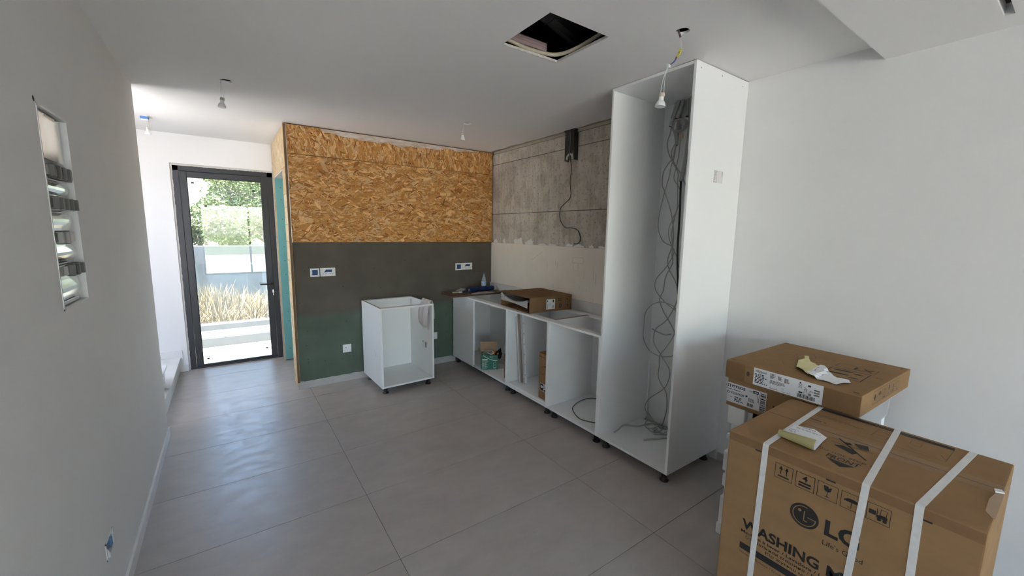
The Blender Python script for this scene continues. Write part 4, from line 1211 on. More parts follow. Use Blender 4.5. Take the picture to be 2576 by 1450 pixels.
for k, zr in enumerate(rows):
    build('mounting_rail', bxo(D + .02, D + .028, y0 + .01, y1 - .02, zr - .018, zr + .018, bev=.001), galv, t)
    spans = {0: (y0 + .03, y1 - .05, 12), 1: (y0 + .02, y1 - .03, 14), 2: (y0 + .02, y0 + .15, 6), 3: (y0 + .10, y1 - .05, 8)}[k]
    a, b_, n = spans
    for i in range(n):
        ya = a + (b_ - a) * i / n
        h = .016 + .004 * ((i * 7) % 3)
        build('terminal', bxo(D + .028, D + .040 + .006 * ((i * 5) % 3), ya + .0008, ya + (b_ - a) / n - .0008, zr - h, zr + h, bev=.0012), dark_term if (i + k) % 3 else conduit_m, t)
bm = NB()
for y, z in ((y0 - .012, z1 + .006),): cyl(bm, (XL + .0005, y, z), (XL - .006, y, z), .009, n=14)
build('cable_hole', bm, dark_void, t)
bm = NB(); box(bm, D + .02, XL - .012, 2.14, 2.25, z1 - .022, z1 - .012, bev=.001)
build('bracket', bm, galv, t)
bm = NB(); box(bm, D + .02, XL - .012, y0 + .03, y1 - .06, z0 + .010, z0 + .022, bev=.001)
build('bracket', bm, galv, t)
# raw socket box low in the partition
t = thing('socket_back_box', 'raw socket hole with blue clip low on the left wall', 'socket box', (XL - .025, 2.174, .306))
bm = NB()
box(bm, XL - .048, XL + .003, 2.113, 2.119, .307, .383); box(bm, XL - .048, XL + .003, 2.229, 2.235, .307, .383); box(bm, XL - .048, XL + .003, 2.113, 2.235, .307, .313); box(bm, XL - .048, XL + .003, 2.113, 2.235, .377, .383); box(bm, XL - .048, XL - .045, 2.113, 2.235, .307, .383)
build('box_shell', bm, white_pl, t)
build('blue_clip', bxo(XL - .03, XL + .005, 2.186, 2.206, .325, .362, bev=.005, seg=2), blue_pl, t)
bm = NB(); tube(bm, [(XL - .03, 2.15, .36), (XL - .005, 2.14, .34), (XL + .004, 2.135, .312)], .007, n=8); build('conduit_end', bm, wire_w, t, smooth=True)

# ================================================================== ON THE WORKTOP
single('worktop_offcut', bxo(2.050, 2.806, 4.142, 4.372, .8815, .9005, bev=.001), [brown_bd], 'brown laminate board offcut laid across the corner cabinet', 'board', (2.43, 4.26, .8815), 'brown board offcuts')
single('worktop_offcut', bxo(2.120, 2.800, 4.392, 4.498, .8815, .8985, bev=.001), [brown_bd], 'narrower brown board offcut behind, against the green wall', 'board', (2.46, 4.445, .8815), 'brown board offcuts')
t = thing('water_bottle', 'small clear plastic water bottle with blue cap', 'bottle', (2.672, 4.440, .8988))
bm = NB(); lathe(bm, [(.0, .002), (.026, .0), (.031, .006), (.0315, .03), (.0295, .035), (.0315, .04), (.0315, .12), (.030, .135), (.024, .155), (.014, .175), (.0125, .19), (.0125, .20)], (2.672, 4.440, .8988), n=24)
build('bottle_body', bm, bottle_m, t, smooth=True)
bm = NB(); lathe(bm, [(.0318, .055), (.0319, .056), (.0319, .108), (.0318, .109)], (2.672, 4.440, .8988), n=24); build('bottle_label', bm, bottle_lab, t)
bm = NB(); lathe(bm, [(.0, .214), (.014, .213), (.0148, .21), (.0148, .197), (.0, .197)], (2.672, 4.440, .8988), n=20); build('bottle_cap', bm, bottle_cap, t)
# paint roller
t = thing('paint_roller', 'dark blue fluffy paint roller sleeve lying on the boards', 'roller', (2.58, 4.335, .9005))
bm = NB(); A, B = Vector((2.40, 4.330, .930)), Vector((2.755, 4.340, .932))
P = [A.lerp(B, i / 30) for i in range(31)]
tube(bm, P, lambda s: .0285 + .002 * math.sin(s * 37) - (.006 if s < .02 or s > .98 else 0), n=22, smooth=False)
rr = random.Random(3)
for v in bm.verts:
    c = v.co; ax = A + (B - A) * max(0, min(1, (c - A).dot(B - A) / (B - A).length_squared)); d = c - ax
    v.co = ax + d * rr.uniform(.9, 1.06)
build('roller_sleeve', bm, navy_fab, t)
bm = NB(); cyl(bm, (2.395, 4.330, .930), (2.3965, 4.330, .930), .012, n=14); build('core', bm, conduit_m, t)
# brush
t = thing('paint_brush', 'flat brush with pale wooden handle on the board edge', 'brush', (2.27, 4.35, .9005))
bm = NB()
box(bm, 2.185, 2.265, 4.338, 4.362, .901, .913, bev=.004, seg=2); build('handle', bm, mat('pale_wood', (.62, .53, .33), .5), t)
build('ferrule', bxo(2.265, 2.305, 4.332, 4.368, .9008, .914, bev=.002), white_pl, t)
build('bristles', bxo(2.305, 2.375, 4.328, 4.372, .9012, .912, bev=.003), navy_fab, t)
# putty paddle
t = thing('plastering_float', 'grey plastering float lying on the board front edge', 'float', (2.45, 4.20, .9005))
bm = NB(); prism(bm, [(2.345, 4.158, .9007), (2.375, 4.150, .9007), (2.655, 4.160, .9007), (2.66, 4.225, .9007), (2.42, 4.235, .9007), (2.35, 4.195, .9007)], (0, 0, .006)); build('blade', bm, steel_tool, t)
build('grip', bxo(2.44, 2.58, 4.185, 4.207, .9067, .918, bev=.004, seg=2), mat('grey_grip', (.34, .31, .29), .6), t)
# small bag of bits
bm = NB(); bmesh.ops.create_icosphere(bm, subdivisions=3, radius=1)
for v in bm.verts:
    n_ = 1 + .9 * mnoise.noise(v.co * 4.1)
    v.co = Vector((2.34 + v.co.x * .055 * n_, 4.430 + v.co.y * .028 * n_, .9125 + max(-.55, v.co.z) * .024 * n_))
single('plastic_bag', bm, clear_pl, 'small crumpled clear bag of fittings behind the brush', 'bag', (2.34, 4.43, .899))
bm = NB(); box(bm, 2.20, 2.30, 4.405, 4.43, .8988, .906, bev=.002)
single('wood_strip', bm, mat('reddish_wood', (.22, .12, .08), .6), 'short reddish wood strip lying behind the brush', 'strip', (2.25, 4.42, .8988))
bm = NB(); lathe(bm, [(0, 0), (.022, 0), (.024, .004), (.024, .010), (.02, .013), (0, .013)], (2.735, 4.10, .8812), n=18)
single('pipe_cap', bm, white_pl, 'small white plastic cap beside the sink carton', 'cap', (2.735, 4.10, .8812))

# carton with a white basin
sbx = thing('sink_carton', 'open brown carton lying on the base cabinets holding a basin', 'carton', (2.555, 3.215, .882), rz=math.radians(-3))
hx, hy, hz, tk = .255, .262, .150, .004
bm = NB()
box(bm, -hx, hx, -hy, hy, 0, tk); box(bm, -hx + .01, hx, -hy, hy, hz - tk, hz); box(bm, -hx, hx, -hy, -hy + tk, tk, hz - tk); box(bm, -hx, hx, hy - tk, hy, tk, hz - tk); box(bm, hx - tk, hx, -hy + tk, hy - tk, tk, hz - tk)
build('carton_shell', bm, card_d, sbx, world=False)
bm = NB(); prism(bm, [(-hx - .012, -hy + .03, hz - .004), (-hx - .012, hy + .004, hz - .002), (-hx + .05, hy, hz + .0005), (-hx + .05, -hy, hz + .0005)], (0, 0, .003)); build('flap', bm, card_d, sbx, world=False)
O_ = sbx
class LF(Face):
    def done(s, name, bm, m, label=None): return build(name, bm, m, s.p, world=False, label=label, kind='stuff' if name in FINE else None)
F = LF((-hx, -hy, 0), (1, 0, 0), (0, 0, 1), sbx, .0006)
bm = NB(); F.rect(bm, .195, .022, .30, .122); F.done('label_sticker', bm, lab_w)
bm = NB(); F.e = .0010; F.text(bm, 'Finest', .215, .030, .012, .05, rot=math.pi / 2, bold=.01); F.rect(bm, .205, .095, .213, .112); F.rect(bm, .272, .088, .286, .114); F.scribble(bm, .268, .03, .288, .06, 6, rnd); F.arc(bm, .243, .072, .009, .0016, 0, 6.28, 20); F.done('label_print', bm, ink)
bm = NB(); F.e = .0006
F.frame(bm, .43, .085, .475, .13, .002); F.frame(bm, .43, .025, .475, .07, .002)
F.poly(bm, [(.445, .108), (.452, .118), (.460, .108), (.452, .098)]); F.disc(bm, .452, .047, .012, 14, a0=-math.pi / 2, a1=math.pi / 2)
for v in (.100, .118): F.rect(bm, .345, v - .003, .37, v + .003); F.poly(bm, [(.345, v - .008), (.345, v + .008), (.335, v)])
F.rect(bm, .375, .092, .379, .126)
F.arc(bm, .365, .048, .016, .008, -2.4, 2.4, 18); F.disc(bm, .358, .048, .006, 10)
F.done('handling_symbol', bm, ink)
t = thing('wash_basin', 'white curved basin sticking out of the open carton', 'basin', (2.52, 3.215, .89), rz=math.radians(-3))
bm = NB(); nu, nv = 26, 8; gr = []
for i in range(nu + 1):
    s = i / nu; y = -.245 + .49 * s
    q_ = 1 - s; top = .128 - .046 * math.sin(math.pi * min(1, q_ * 1.05)) ** .8 - .012 * q_; bot = .052 - .014 * q_ + .008 * math.sin(math.pi * q_)
    bul = .012 * math.sin(math.pi * s)
    row = []
    for j in range(nv + 1):
        q = j / nv
        row.append(bm.verts.new((-.232 - bul * math.sin(q * 3.14), y, bot + (top - bot) * q)))
    for x, zz in ((-.215, top + .002), (-.200, top - .012), (.10, top - .035 - .01), (.18, top - .03)):
        row.append(bm.verts.new((x, y, max(.012, zz))))
    gr.append(row)
for i in range(nu):
    for j in range(len(gr[0]) - 1): bm.faces.new((gr[i][j], gr[i + 1][j], gr[i + 1][j + 1], gr[i][j + 1]))
bmesh.ops.solidify(bm, geom=bm.faces[:], thickness=.006)
build('basin_shell', bm, sink_wh, t, world=False, smooth=True)
bm = NB(); box(bm, -.237, -.2365, .155, .175, .095, .107); build('orange_mark', bm, orange_pl, t, world=False)

# ================================================================== IN THE BASE CABINETS
gbx = thing('green_box', 'open green power tool box in the corner cabinet', 'box', (2.372, 3.812, .0985), rz=math.radians(-29))
bm = NB(); a, b_, c = .094, .075, .166
box(bm, -a, a, -b_, -b_ + .003, 0, c); box(bm, -a, a, b_ - .003, b_, 0, c); box(bm, -a, -a + .003, -b_, b_, 0, c); box(bm, a - .003, a, -b_, b_, 0, c); box(bm, -a, a, -b_, b_, 0, .003)
build('box_shell', bm, green_bx, gbx, world=False)
bm = NB(); prism(bm, [(-a, b_ - .003, c), (a, b_ - .003, c), (a + .004, b_ + .035, c + .105), (-a - .004, b_ + .035, c + .105)], (0, .003, .001)); prism(bm, [(-a, -b_, c), (-a, b_, c), (-a - .03, b_ - .01, c + .06), (-a - .03, -b_ + .01, c + .055)], (.003, 0, 0)); build('flap', bm, card_in, gbx, world=False)
F = LF((-a, -b_, 0), (1, 0, 0), (0, 0, 1), gbx, .0005)
bm = NB(); F.scribble(bm, .098, .142, .143, .150, 1, rnd, .8)
for i in range(12):
    s0, s1 = i / 12, (i + 1) / 12
    f = lambda s: (.02 + .165 * s, .168 - .062 * math.sin(s * 1.75))
    p, q = f(s0), f(s1); F.poly(bm, [(p[0], min(.166, p[1]) - .006), (q[0], q[1] - .006), (q[0], q[1]), (p[0], min(.166, p[1]))])
F.rect(bm, .012, .108, .072, .120); F.scribble(bm, .012, .012, .085, .095, 8, rnd, .3); F.arc(bm, .155, .068, .016, .002, 0, 6.28, 18); F.arc(bm, .153, .035, .018, .002, 0, 6.28, 18); F.rect(bm, .140, .014, .166, .021)
F.done('printed_text', bm, white_ink)
bm = NB(); F.scribble(bm, .146, .142, .178, .150, 1, rnd, .8); F.done('printed_logo', bm, red_ink)
def crumple(name, cx, cy, cz, sx, sy, sz, m, label, cat, seed, rough=.4):
    bm = NB(); bmesh.ops.create_icosphere(bm, subdivisions=3, radius=1)
    for v in bm.verts:
        n_ = 1 + rough * (mnoise.noise(v.co * 2.1 + Vector((seed, 0, 0))) + mnoise.noise(v.co * 5.3 + Vector((seed, 3, 0))))
        v.co = Vector((cx + v.co.x * sx * n_, cy + v.co.y * sy * n_, cz + v.co.z * sz * n_))
    return single(name, bm, m, label, cat, (cx, cy, cz - sz))
crumple('plastic_bag', 2.365, 3.815, .262, .07, .055, .035, clear_pl, 'crumpled clear plastic stuffed in the green box', 'bag', 2)
gl = NB(); bmesh.ops.create_icosphere(gl, subdivisions=3, radius=1)
for v in gl.verts:
    n_ = 1 + .35 * mnoise.noise(v.co * 1.7); v.co = Vector((2.455 + v.co.x * .045 * n_, 3.745 + v.co.y * .03 * n_, .262 + v.co.z * .05 * n_ * (1 + .5 * v.co.x)))
t = thing('work_glove', 'black and orange work glove hanging over the green box', 'glove', (2.455, 3.745, .21))
build('glove_body', gl, black_cloth, t)
build('orange_patch', bxo(2.415, 2.435, 3.708, 3.722, .268, .286, bev=.003), orange_pl, t)
bm = NB()
tube(bm, [(2.33, 3.78, .285), (2.35, 3.77, .272), (2.37, 3.755, .268), (2.39, 3.75, .280), (2.385, 3.76, .30)], .0045, n=8)
single('white_hose', bm, white_pl, 'short white hose end lying in the green box', 'hose', (2.36, 3.77, .268), smooth=True)
crumple('orange_sponge', 2.415, 3.775, .268, .02, .02, .018, orange_pl, 'small orange sponge poking from the green box', 'sponge', 5)
for k, (x, y) in enumerate(((2.56, 3.90), (2.62, 3.86), (2.69, 3.88))):
    bm = NB(); box(bm, x, x + .03, y - .36, y + .2, .0985 + .0 * k, .112, bev=.003)
    single('aluminium_profile', bm, galv, ['left', 'middle', 'right'][k] + 'most metal profile lying behind the green box', 'profile', (x, y, .0985), 'metal profiles in the corner cabinet')
# brown boxes against the cabinet divider
t = thing('carton', 'brown taped carton beside the divider in the corner cabinet', 'carton', (2.40, 3.42, .0985))
build('carton_body', bxo(2.33, 2.50, 3.3165, 3.44, .0985, .285, bev=.002), card_d, t)
build('lid_flap', bxo(2.326, 2.44, 3.3165, 3.445, .285, .36, bev=.002), card_d, t)
bm = NB(); box(bm, 2.3292, 2.33, 3.3165, 3.44, .19, .198); build('tape', bm, ink_soft, t)
t = thing('small_box', 'small white and black box behind the taped carton', 'box', (2.55, 3.53, .0985))
build('box_body', bxo(2.51, 2.60, 3.455, 3.56, .125, .175, bev=.001), lab_w, t); build('box_base', bxo(2.51, 2.60, 3.455, 3.56, .0985, .125), black_pl, t)
# tall brown carton in the middle cabinet
t = thing('carton', 'tall narrow brown carton with a printed seat picture', 'carton', (2.36, 2.745, .1197))
build('carton_body', bxo(2.285, 2.43, 2.682, 2.802, .1197, .548, bev=.002), card, t)
bm = NB(); prism(bm, [(2.285, 2.682, .548), (2.43, 2.682, .548), (2.43, 2.802, .548), (2.285, 2.802, .548)], (0, 0, .004)); prism(bm, [(2.285, 2.675, .552), (2.43, 2.675, .590), (2.43, 2.800, .556), (2.285, 2.800, .5525)], (0, 0, .002)); build('lid_flap', bm, card_d, t)
F = Face((2.285, 2.802, .1197), (0, -1, 0), (0, 0, 1), t, .0006)
bm = NB(); F.text(bm, 'Bemeo', .022, .395, .011, .055, bold=.015); F.rect(bm, .006, .393, .016, .408); F.arc(bm, .052, .268, .036, .0018, 0, 6.283, 30); F.arc(bm, .052, .262, .022, .0018, 3.4, 6.0, 16); F.rect(bm, .078, .310, .106, .322)
F.frame(bm, .09, .155, .110, .178, .002); F.frame(bm, .082, .022, .112, .055, .002); F.rect(bm, .090, .028, .093, .048); F.rect(bm, .100, .028, .103, .048); F.rect(bm, .064, .030, .072, .038); F.done('printed_text', bm, ink)
bm = NB(); F.rect(bm, .022, .078, .106, .150); F.done('label_sticker', bm, lab_w)
bm = NB(); F.e = .001; F.rect(bm, .026, .082, .070, .146); F.scribble(bm, .076, .105, .1, .145, 6, rnd); F.rect(bm, .078, .082, .1, .098); F.done('label_print', bm, ink)
bm = NB(); F.e = .0014; F.disc(bm, .048, .118, .014, 18); F.done('label_print', bm, lab_w)
# bundle of strips leaning in the middle cabinet
def lean(label, name, p0, p1, w, d, m, cat):
    P0, P1 = Vector(p0), Vector(p1); bm = NB()
    prism(bm, [P0 + Vector((0, w / 2, 0)), P0 - Vector((0, w / 2, 0)), P1 - Vector((0, w / 2, 0)), P1 + Vector((0, w / 2, 0))], (d, 0, 0))
    return bm
t = thing('shelf_upright', 'white perforated metal strip leaning in the middle cabinet', 'metal strip', (2.40, 3.155, .1197))
build('strip', lean('', '', (2.40, 3.150, .12), (2.385, 3.198, .828), .030, .006, white_pl, ''), white_pl, t)
bm = NB()
for k in range(6):
    f = .12 + .15 * k; p = Vector((2.3985, 3.150, .12)).lerp(Vector((2.3835, 3.198, .828)), f); box(bm, p.x - .0006, p.x + .001, p.y - .004, p.y + .004, p.z - .007, p.z + .007)
o = build('slot_hole', bm, ink_g, t); o['kind'] = 'stuff'
single('cardboard_strip', lean('', '', (2.375, 3.185, .12), (2.36, 3.243, .822), .022, .012, card_d, ''), card_d, 'folded brown cardboard strip leaning against the cabinet side', 'cardboard strip', (2.375, 3.185, .1197))
single('metal_rod', tube(NB(), [(2.36, 3.200, .121), (2.352, 3.225, .47), (2.345, 3.249, .80)], .006, n=8), white_pl, 'thin white rod leaning behind the cardboard strip', 'rod', (2.36, 3.200, .1197), smooth=True)
bm = NB(); nu, nv = 14, 36; gr = []
for i in range(nu + 1):
    row = []
    for j in range(nv + 1):
        u = i / nu; v = j / nv
        ang_ = u * 2 * math.pi
        base = Vector((2.378, 3.172, .1215)).lerp(Vector((2.365, 3.215, .838)), v)
        n_ = .004 * mnoise.noise(Vector((math.cos(ang_) * 2, math.sin(ang_) * 2, v * 14)))
        row.append(bm.verts.new(base + Vector(((.030 + n_) * math.cos(ang_), (.052 + n_ * 2 - .012 * v) * math.sin(ang_), 0))))
    gr.append(row)
for i in range(nu):
    for j in range(nv): bm.faces.new((gr[i][j], gr[i + 1][j], gr[i + 1][j + 1], gr[i][j + 1]))
bmesh.ops.remove_doubles(bm, verts=bm.verts[:], dist=.0004)
single('plastic_wrap', bm, mat('thin_film', (.9, .9, .92), .12, alpha=.14, spec=.8), 'clear plastic sleeve around the leaning strips', 'plastic wrap', (2.37, 3.19, .1197), smooth=True)

# towel over the right side of the free cabinet
bm = NB(); ang0 = math.radians(1.8); gr = []
prof = [(.262 - .024, .600), (.258 - .026, .66), (.256 - .024, .74), (.258 - .020, .82), (.260 - .010, .872), (.266, .890), (.276, .8955), (.288, .892), (.297, .875), (.303, .82), (.306, .77), (.310, .705)]
NV = 22
for j in range(NV + 1):
    v = j / NV; yl = -.255 + .20 * v
    row = []
    for i, (px, pz) in enumerate(prof):
        dz = (.03 * v if i < 3 else 0) + (.02 * math.sin(v * 9) if i in (0, len(prof) - 1) else 0)
        row.append(bm.verts.new((px + .006 * math.sin(v * 14 + i * .4) * (1 if i != 6 else .2) - (.012 * abs(math.sin(v * 5)) if i < 4 else 0), yl + .012 * math.sin(i * 1.1), pz + dz + (.010 * abs(math.sin(v * 7 + 1)) if 4 <= i <= 8 else 0))))
    gr.append(row)
for j in range(NV):
    for i in range(len(prof) - 1): bm.faces.new((gr[j][i], gr[j + 1][i], gr[j + 1][i + 1], gr[j][i + 1]))
bmesh.ops.subdivide_edges(bm, edges=bm.edges[:], cuts=1, use_grid_fill=True, smooth=1.0)
bmesh.ops.solidify(bm, geom=bm.faces[:], thickness=.006)
bm.transform(Matrix.Translation((1.448, 4.200, 0)) @ Matrix.Rotation(ang0, 4, 'Z'))
single('towel', bm, towel_m, 'pinkish beige towel draped over the free-standing cabinet', 'towel', (1.72, 4.05, .70), smooth=True)

# ================================================================== STACK OF APPLIANCE BOXES
# foam-packed appliance at the bottom
ap = thing('packed_appliance', 'appliance packed in white foam corners at the bottom of the stack', 'appliance', (2.40, .765, 0))
build('appliance_body', bxo(2.16, 2.66, .53, .985, .03, .72, bev=.004), appl_m, ap)
build('front_trim', bxo(2.150, 2.16, .90, .925, .05, .74), galv, ap)
def foam(blocks):
    bm = NB()
    for a in blocks: box(bm, *a, bev=.008, seg=3)
    return bm
fl = [(2.128, 2.24, .93, 1.022, .0, .062), (2.134, 2.23, .93, 1.016, .055, .225), (2.140, 2.23, .94, 1.003, .21, .30), (2.136, 2.23, .93, 1.014, .285, .358), (2.142, 2.23, .94, 1.006, .35, .385), (2.134, 2.23, .93, 1.018, .375, .49), (2.142, 2.23, .94, 1.003, .48, .58), (2.136, 2.23, .935, 1.012, .560, .592), (2.146, 2.23, .93, .999, .58, .67), (2.126, 2.25, .926, 1.014, .655, .755)]
build('foam_corner', foam(fl), eps_m, ap, smooth=False)
fr_ = [(2.14, 2.24, .505, .58, 0, .755), (2.60, 2.685, .505, .58, 0, .755), (2.60, 2.685, .94, 1.01, 0, .755)]
for a in fr_: build('foam_corner', foam([a]), eps_m, ap)
build('foam_cap', foam([(2.25, 2.60, .505, 1.0, .720, .755)]), eps_m, ap)
build('wrap_film', bxo(2.24, 2.60, .500, .504, .02, .75), film_m, ap)
# extractor hood carton
pb = thing('hood_carton', 'flat brown carton with white label, second from top of the stack', 'carton', (2.40, .762, .7555), rz=0)
build('carton_body', bxo(2.120, 2.690, .500, 1.022, .7555, .9055, bev=.004, seg=2), card, pb)
F = Face((2.120, 1.022, .7555), (0, -1, 0), (0, 0, 1), pb, .0007)
bm = NB(); F.rect(bm, .001, .020, .191, .124); F.done('label_sticker', bm, lab_w)
bm = NB(); F.e = .0012
F.text(bm, 'PITSOS', .024, .103, .0125, .066, bold=.035); F.rect(bm, .003, .101, .018, .116); F.text(bm, 'DVS50X00', .004, .067, .0125, .083, bold=.015)
F.scribble(bm, .003, .088, .088, .093, 1, rnd); F.text(bm, 'V08', .108, .106, .007, .017); F.rect(bm, .127, .103, .154, .117)
F.rect(bm, .094, .073, .103, .081); F.scribble(bm, .040, .030, .085, .058, 4, rnd); F.scribble(bm, .018, .048, .036, .052, 1, rnd); F.barcode(bm, .105, .028, .136, .045, rnd, True, 18)
F.barcode(bm, .163, .022, .188, .115, rnd, False, 26); F.rect(bm, .150, .06, .1515, .11); F.rect(bm, .156, .06, .1575, .11)
F.done('label_print', bm, ink)
bm = NB(); F.e = .0016; F.text(bm, '100', .130, .1065, .007, .021, bold=.03); F.disc(bm, .0105, .1085, .0045, 12); F.rect(bm, .009, .101, .012, .107); F.done('label_print', bm, lab_w)
bm = NB(); F.e = .0010; F.scribble(bm, .108, .052, .146, .072, 5, rnd, .8); F.done('label_print', bm, ink_g)
bm = NB(); F.e = .0007; F.poly(bm, [(.215, .058), (.235, .050), (.232, .06)]); F.rect(bm, .222, .062, .228, .072); F.done('printed_mark', bm, ink)
build('wrap_film', bxo(2.20, 2.692, .4965, .4995, .757, .905), film_m, pb)

# top carton (hob)
WC = Vector((2.423, .740, 0)); wr = math.radians(-1.8); wz = .9065
wp = thing('hob_carton', 'flat brown carton with handling symbols on top of the stack', 'carton', (WC.x, WC.y, wz), rz=wr)
wx_, wy_, wh = .326, .281, .0935
build('carton_body', bxo(-wx_, wx_, -wy_, wy_, 0, wh, bev=.003, seg=2), card, wp, world=False)
def L(p): q = Matrix.Rotation(-wr, 2) @ Vector((p[0] - WC.x, p[1] - WC.y)); return (q.x, q.y)
for a, b_ in ((.185, .281), (-.281, -.150)):
    build('corner_flap', bxo(-wx_ - .0022, -wx_, a, b_, .004, wh - .006, bev=.0008), card_d, wp, world=False)
F = LF((-wx_, wy_, 0), (0, -1, 0), (0, 0, 1), wp, .0007)
bm = NB(); F.rect(bm, .138, .005, .430, wh - .002); F.done('label_sticker', bm, lab_w)
bm = NB(); F.e = .0012
F.text(bm, 'Whirlpool', .146, .073, .0105, .050, bold=.015); F.arc(bm, .172, .072, .010, .0013, 2.8, 5.6, 14)
F.scribble(bm, .146, .016, .205, .066, 7, rnd, .55); F.text(bm, 'CE', .357, .046, .010, .014, bold=.02); F.text(bm, 'UKCA', .378, .046, .008, .014, bold=.02)
F.barcode(bm, .335, .010, .402, .028, rnd, True, 34); F.rect(bm, .372, .070, .383, .078); F.rect(bm, .340, .032, .350, .038); F.poly(bm, [(.336, .035), (.340, .031), (.340, .039)]); F.poly(bm, [(.354, .035), (.350, .031), (.350, .039)])
F.frame(bm, .357, .031, .369, .042, .0008); F.barcode(bm, .375, .030, .388, .041, rnd, True, 12); F.disc(bm, .341, .079, .0035, 8); F.frame(bm, .335, .055, .348, .075, .0008); F.line(bm, (.335, .055), (.348, .075), .0012); F.line(bm, (.335, .075), (.348, .055), .0012); F.rect(bm, .358, .060, .366, .062)
F.scribble(bm, .215, .010, .26, .014, 1, rnd); F.scribble(bm, .27, .010, .315, .013, 1, rnd); F.arc(bm, .272, .024, .004, .0008, 0, 6.28, 12)
F.done('label_print', bm, ink)
bm = NB(); F.e = .0010
for a in ((.214, .060, .238, .084), (.248, .060, .268, .080), (.276, .056, .300, .078)): F.scribble(bm, *a, 7, rnd, .9)
F.scribble(bm, .214, .034, .285, .052, 4, rnd, .7)
for v in (.058, .047, .036): F.rect(bm, .396, v, .418, v + .007)
F.done('label_print', bm, ink_g)
bm = NB(); F.e = .0007
F.frame(bm, .434, .026, .468, .064, .0016); F.line(bm, (.440, .056), (.452, .036), .003); F.poly(bm, [(.450, .044), (.460, .050), (.463, .040), (.454, .036)]); F.arc(bm, .452, .034, .003, .0014, 0, 6.28, 10)
F.rect(bm, .106, .038, .118, .060); F.poly(bm, [(.103, .049), (.106, .045), (.106, .053)]); F.poly(bm, [(.122, .049), (.118, .045), (.118, .053)])
F.done('handling_symbol', bm, ink_soft)
# top face: u = -y, v = +x
F = LF((-wx_, wy_, wh), (0, -1, 0), (1, 0, 0), wp, .0006)
def TP(p): q = L(p); return (wy_ - q[1], q[0] + wx_)
bm = NB()
def tframe(pts, w):
    pts = [TP(p) for p in pts]
    for p, q in zip(pts, pts[1:] + pts[:1]): F.line(bm, p, q, w)
tframe([(2.283, .678), (2.445, .678), (2.446, .530), (2.291, .530)], .0045)
tframe([(2.484, .678), (2.552, .676), (2.547, .523), (2.477, .525)], .0025)
p = TP((2.49, .60)); F.text(bm, 'LX', p[0] - .008, p[1], .045, .075, bold=.02)
for c_, a_, lx, ly in (((2.415, .625), .1, .042, .011), ((2.35, .63), .1, .044, .012), ((2.325, .562), .0, .018, .008), ((2.40, .565), -.1, .020, .010)):
    q = TP(c_); F.poly(bm, [(q[0] + lx * math.cos(t) * math.cos(a_) - ly * math.sin(t) * math.sin(a_), q[1] + lx * math.cos(t) * math.sin(a_) + ly * math.sin(t) * math.cos(a_)) for t in [2 * math.pi * i / 20 for i in range(20)]])
F.done('printed_symbol', bm, ink)
bm = NB()
tframe([(2.344, .865), (2.437, .814), (2.352, .776), (2.266, .827)], .0014); tframe([(2.535, .872), (2.621, .818), (2.543, .781), (2.451, .832)], .0016)
tframe([(2.463, .790), (2.603, .771), (2.543, .727), (2.531, .741)], .0014); tframe([(2.257, .974), (2.628, .953), (2.616, .708), (2.341, .722)], .0007)
for (a, b_) in (((2.44, .93), (2.50, .88)), ((2.50, .94), (2.56, .89)), ((2.36, .94), (2.39, .86)), ((2.38, .95), (2.36, .90)), ((2.52, .83), (2.60, .78))): F.line(bm, TP(a), TP(b_), .0014)
q = TP((2.415, .505)); F.scribble(bm, q[0], q[1], q[0] + .03, q[1] + .012, 2, rnd, .7)
F.done('printed_drawing', bm, ink_soft)
bm = NB()
for u, v in ((.02, .03), (.02, .63), (.542, .63), (.535, .025)): F.rect(bm, u - .010, v - .004, u + .010, v + .004)
F.done('slot_hole', bm, ink)
# right end face
F = LF((-wx_, -wy_, 0), (1, 0, 0), (0, 0, 1), wp, .0007)
bm = NB(); u0 = .135
for k in range(6):
    a = u0 + k * .060
    F.frame(bm, a, .024, a + .052, .084, .0018)
    m_ = a + .026
    if k == 0: F.rect(bm, m_ - .009, .040, m_ + .009, .068); F.poly(bm, [(m_ - .018, .054), (m_ - .009, .048), (m_ - .009, .060)]); F.poly(bm, [(m_ + .018, .054), (m_ + .009, .048), (m_ + .009, .060)])
    if k == 1: F.disc(bm, m_, .054, .017, 14, a0=0, a1=math.pi); F.rect(bm, m_ - .0012, .032, m_ + .0012, .054)
    if k == 2:
        F.rect(bm, m_ - .016, .030, m_ + .016, .035)
        for s in (-.008, .008): F.rect(bm, m_ + s - .002, .038, m_ + s + .002, .068); F.poly(bm, [(m_ + s - .006, .066), (m_ + s + .006, .066), (m_ + s, .076)])
    if k == 3: F.poly(bm, [(m_ - .010, .076), (m_ - .008, .058), (m_, .052), (m_ + .008, .058), (m_ + .010, .076)]); F.rect(bm, m_ - .001, .036, m_ + .001, .053); F.rect(bm, m_ - .008, .033, m_ + .008, .036)
    if k == 4: F.rect(bm, m_ - .018, .032, m_ + .018, .036); F.rect(bm, m_ - .018, .040, m_ + .018, .044); F.rect(bm, m_ - .006, .050, m_ + .006, .068)
    if k == 5: F.arc(bm, m_, .054, .016, .002, 0, 6.28, 20); F.scribble(bm, m_ - .012, .028, m_ + .012, .036, 1, rnd, .8)
F.done('handling_symbol', bm, ink_soft)
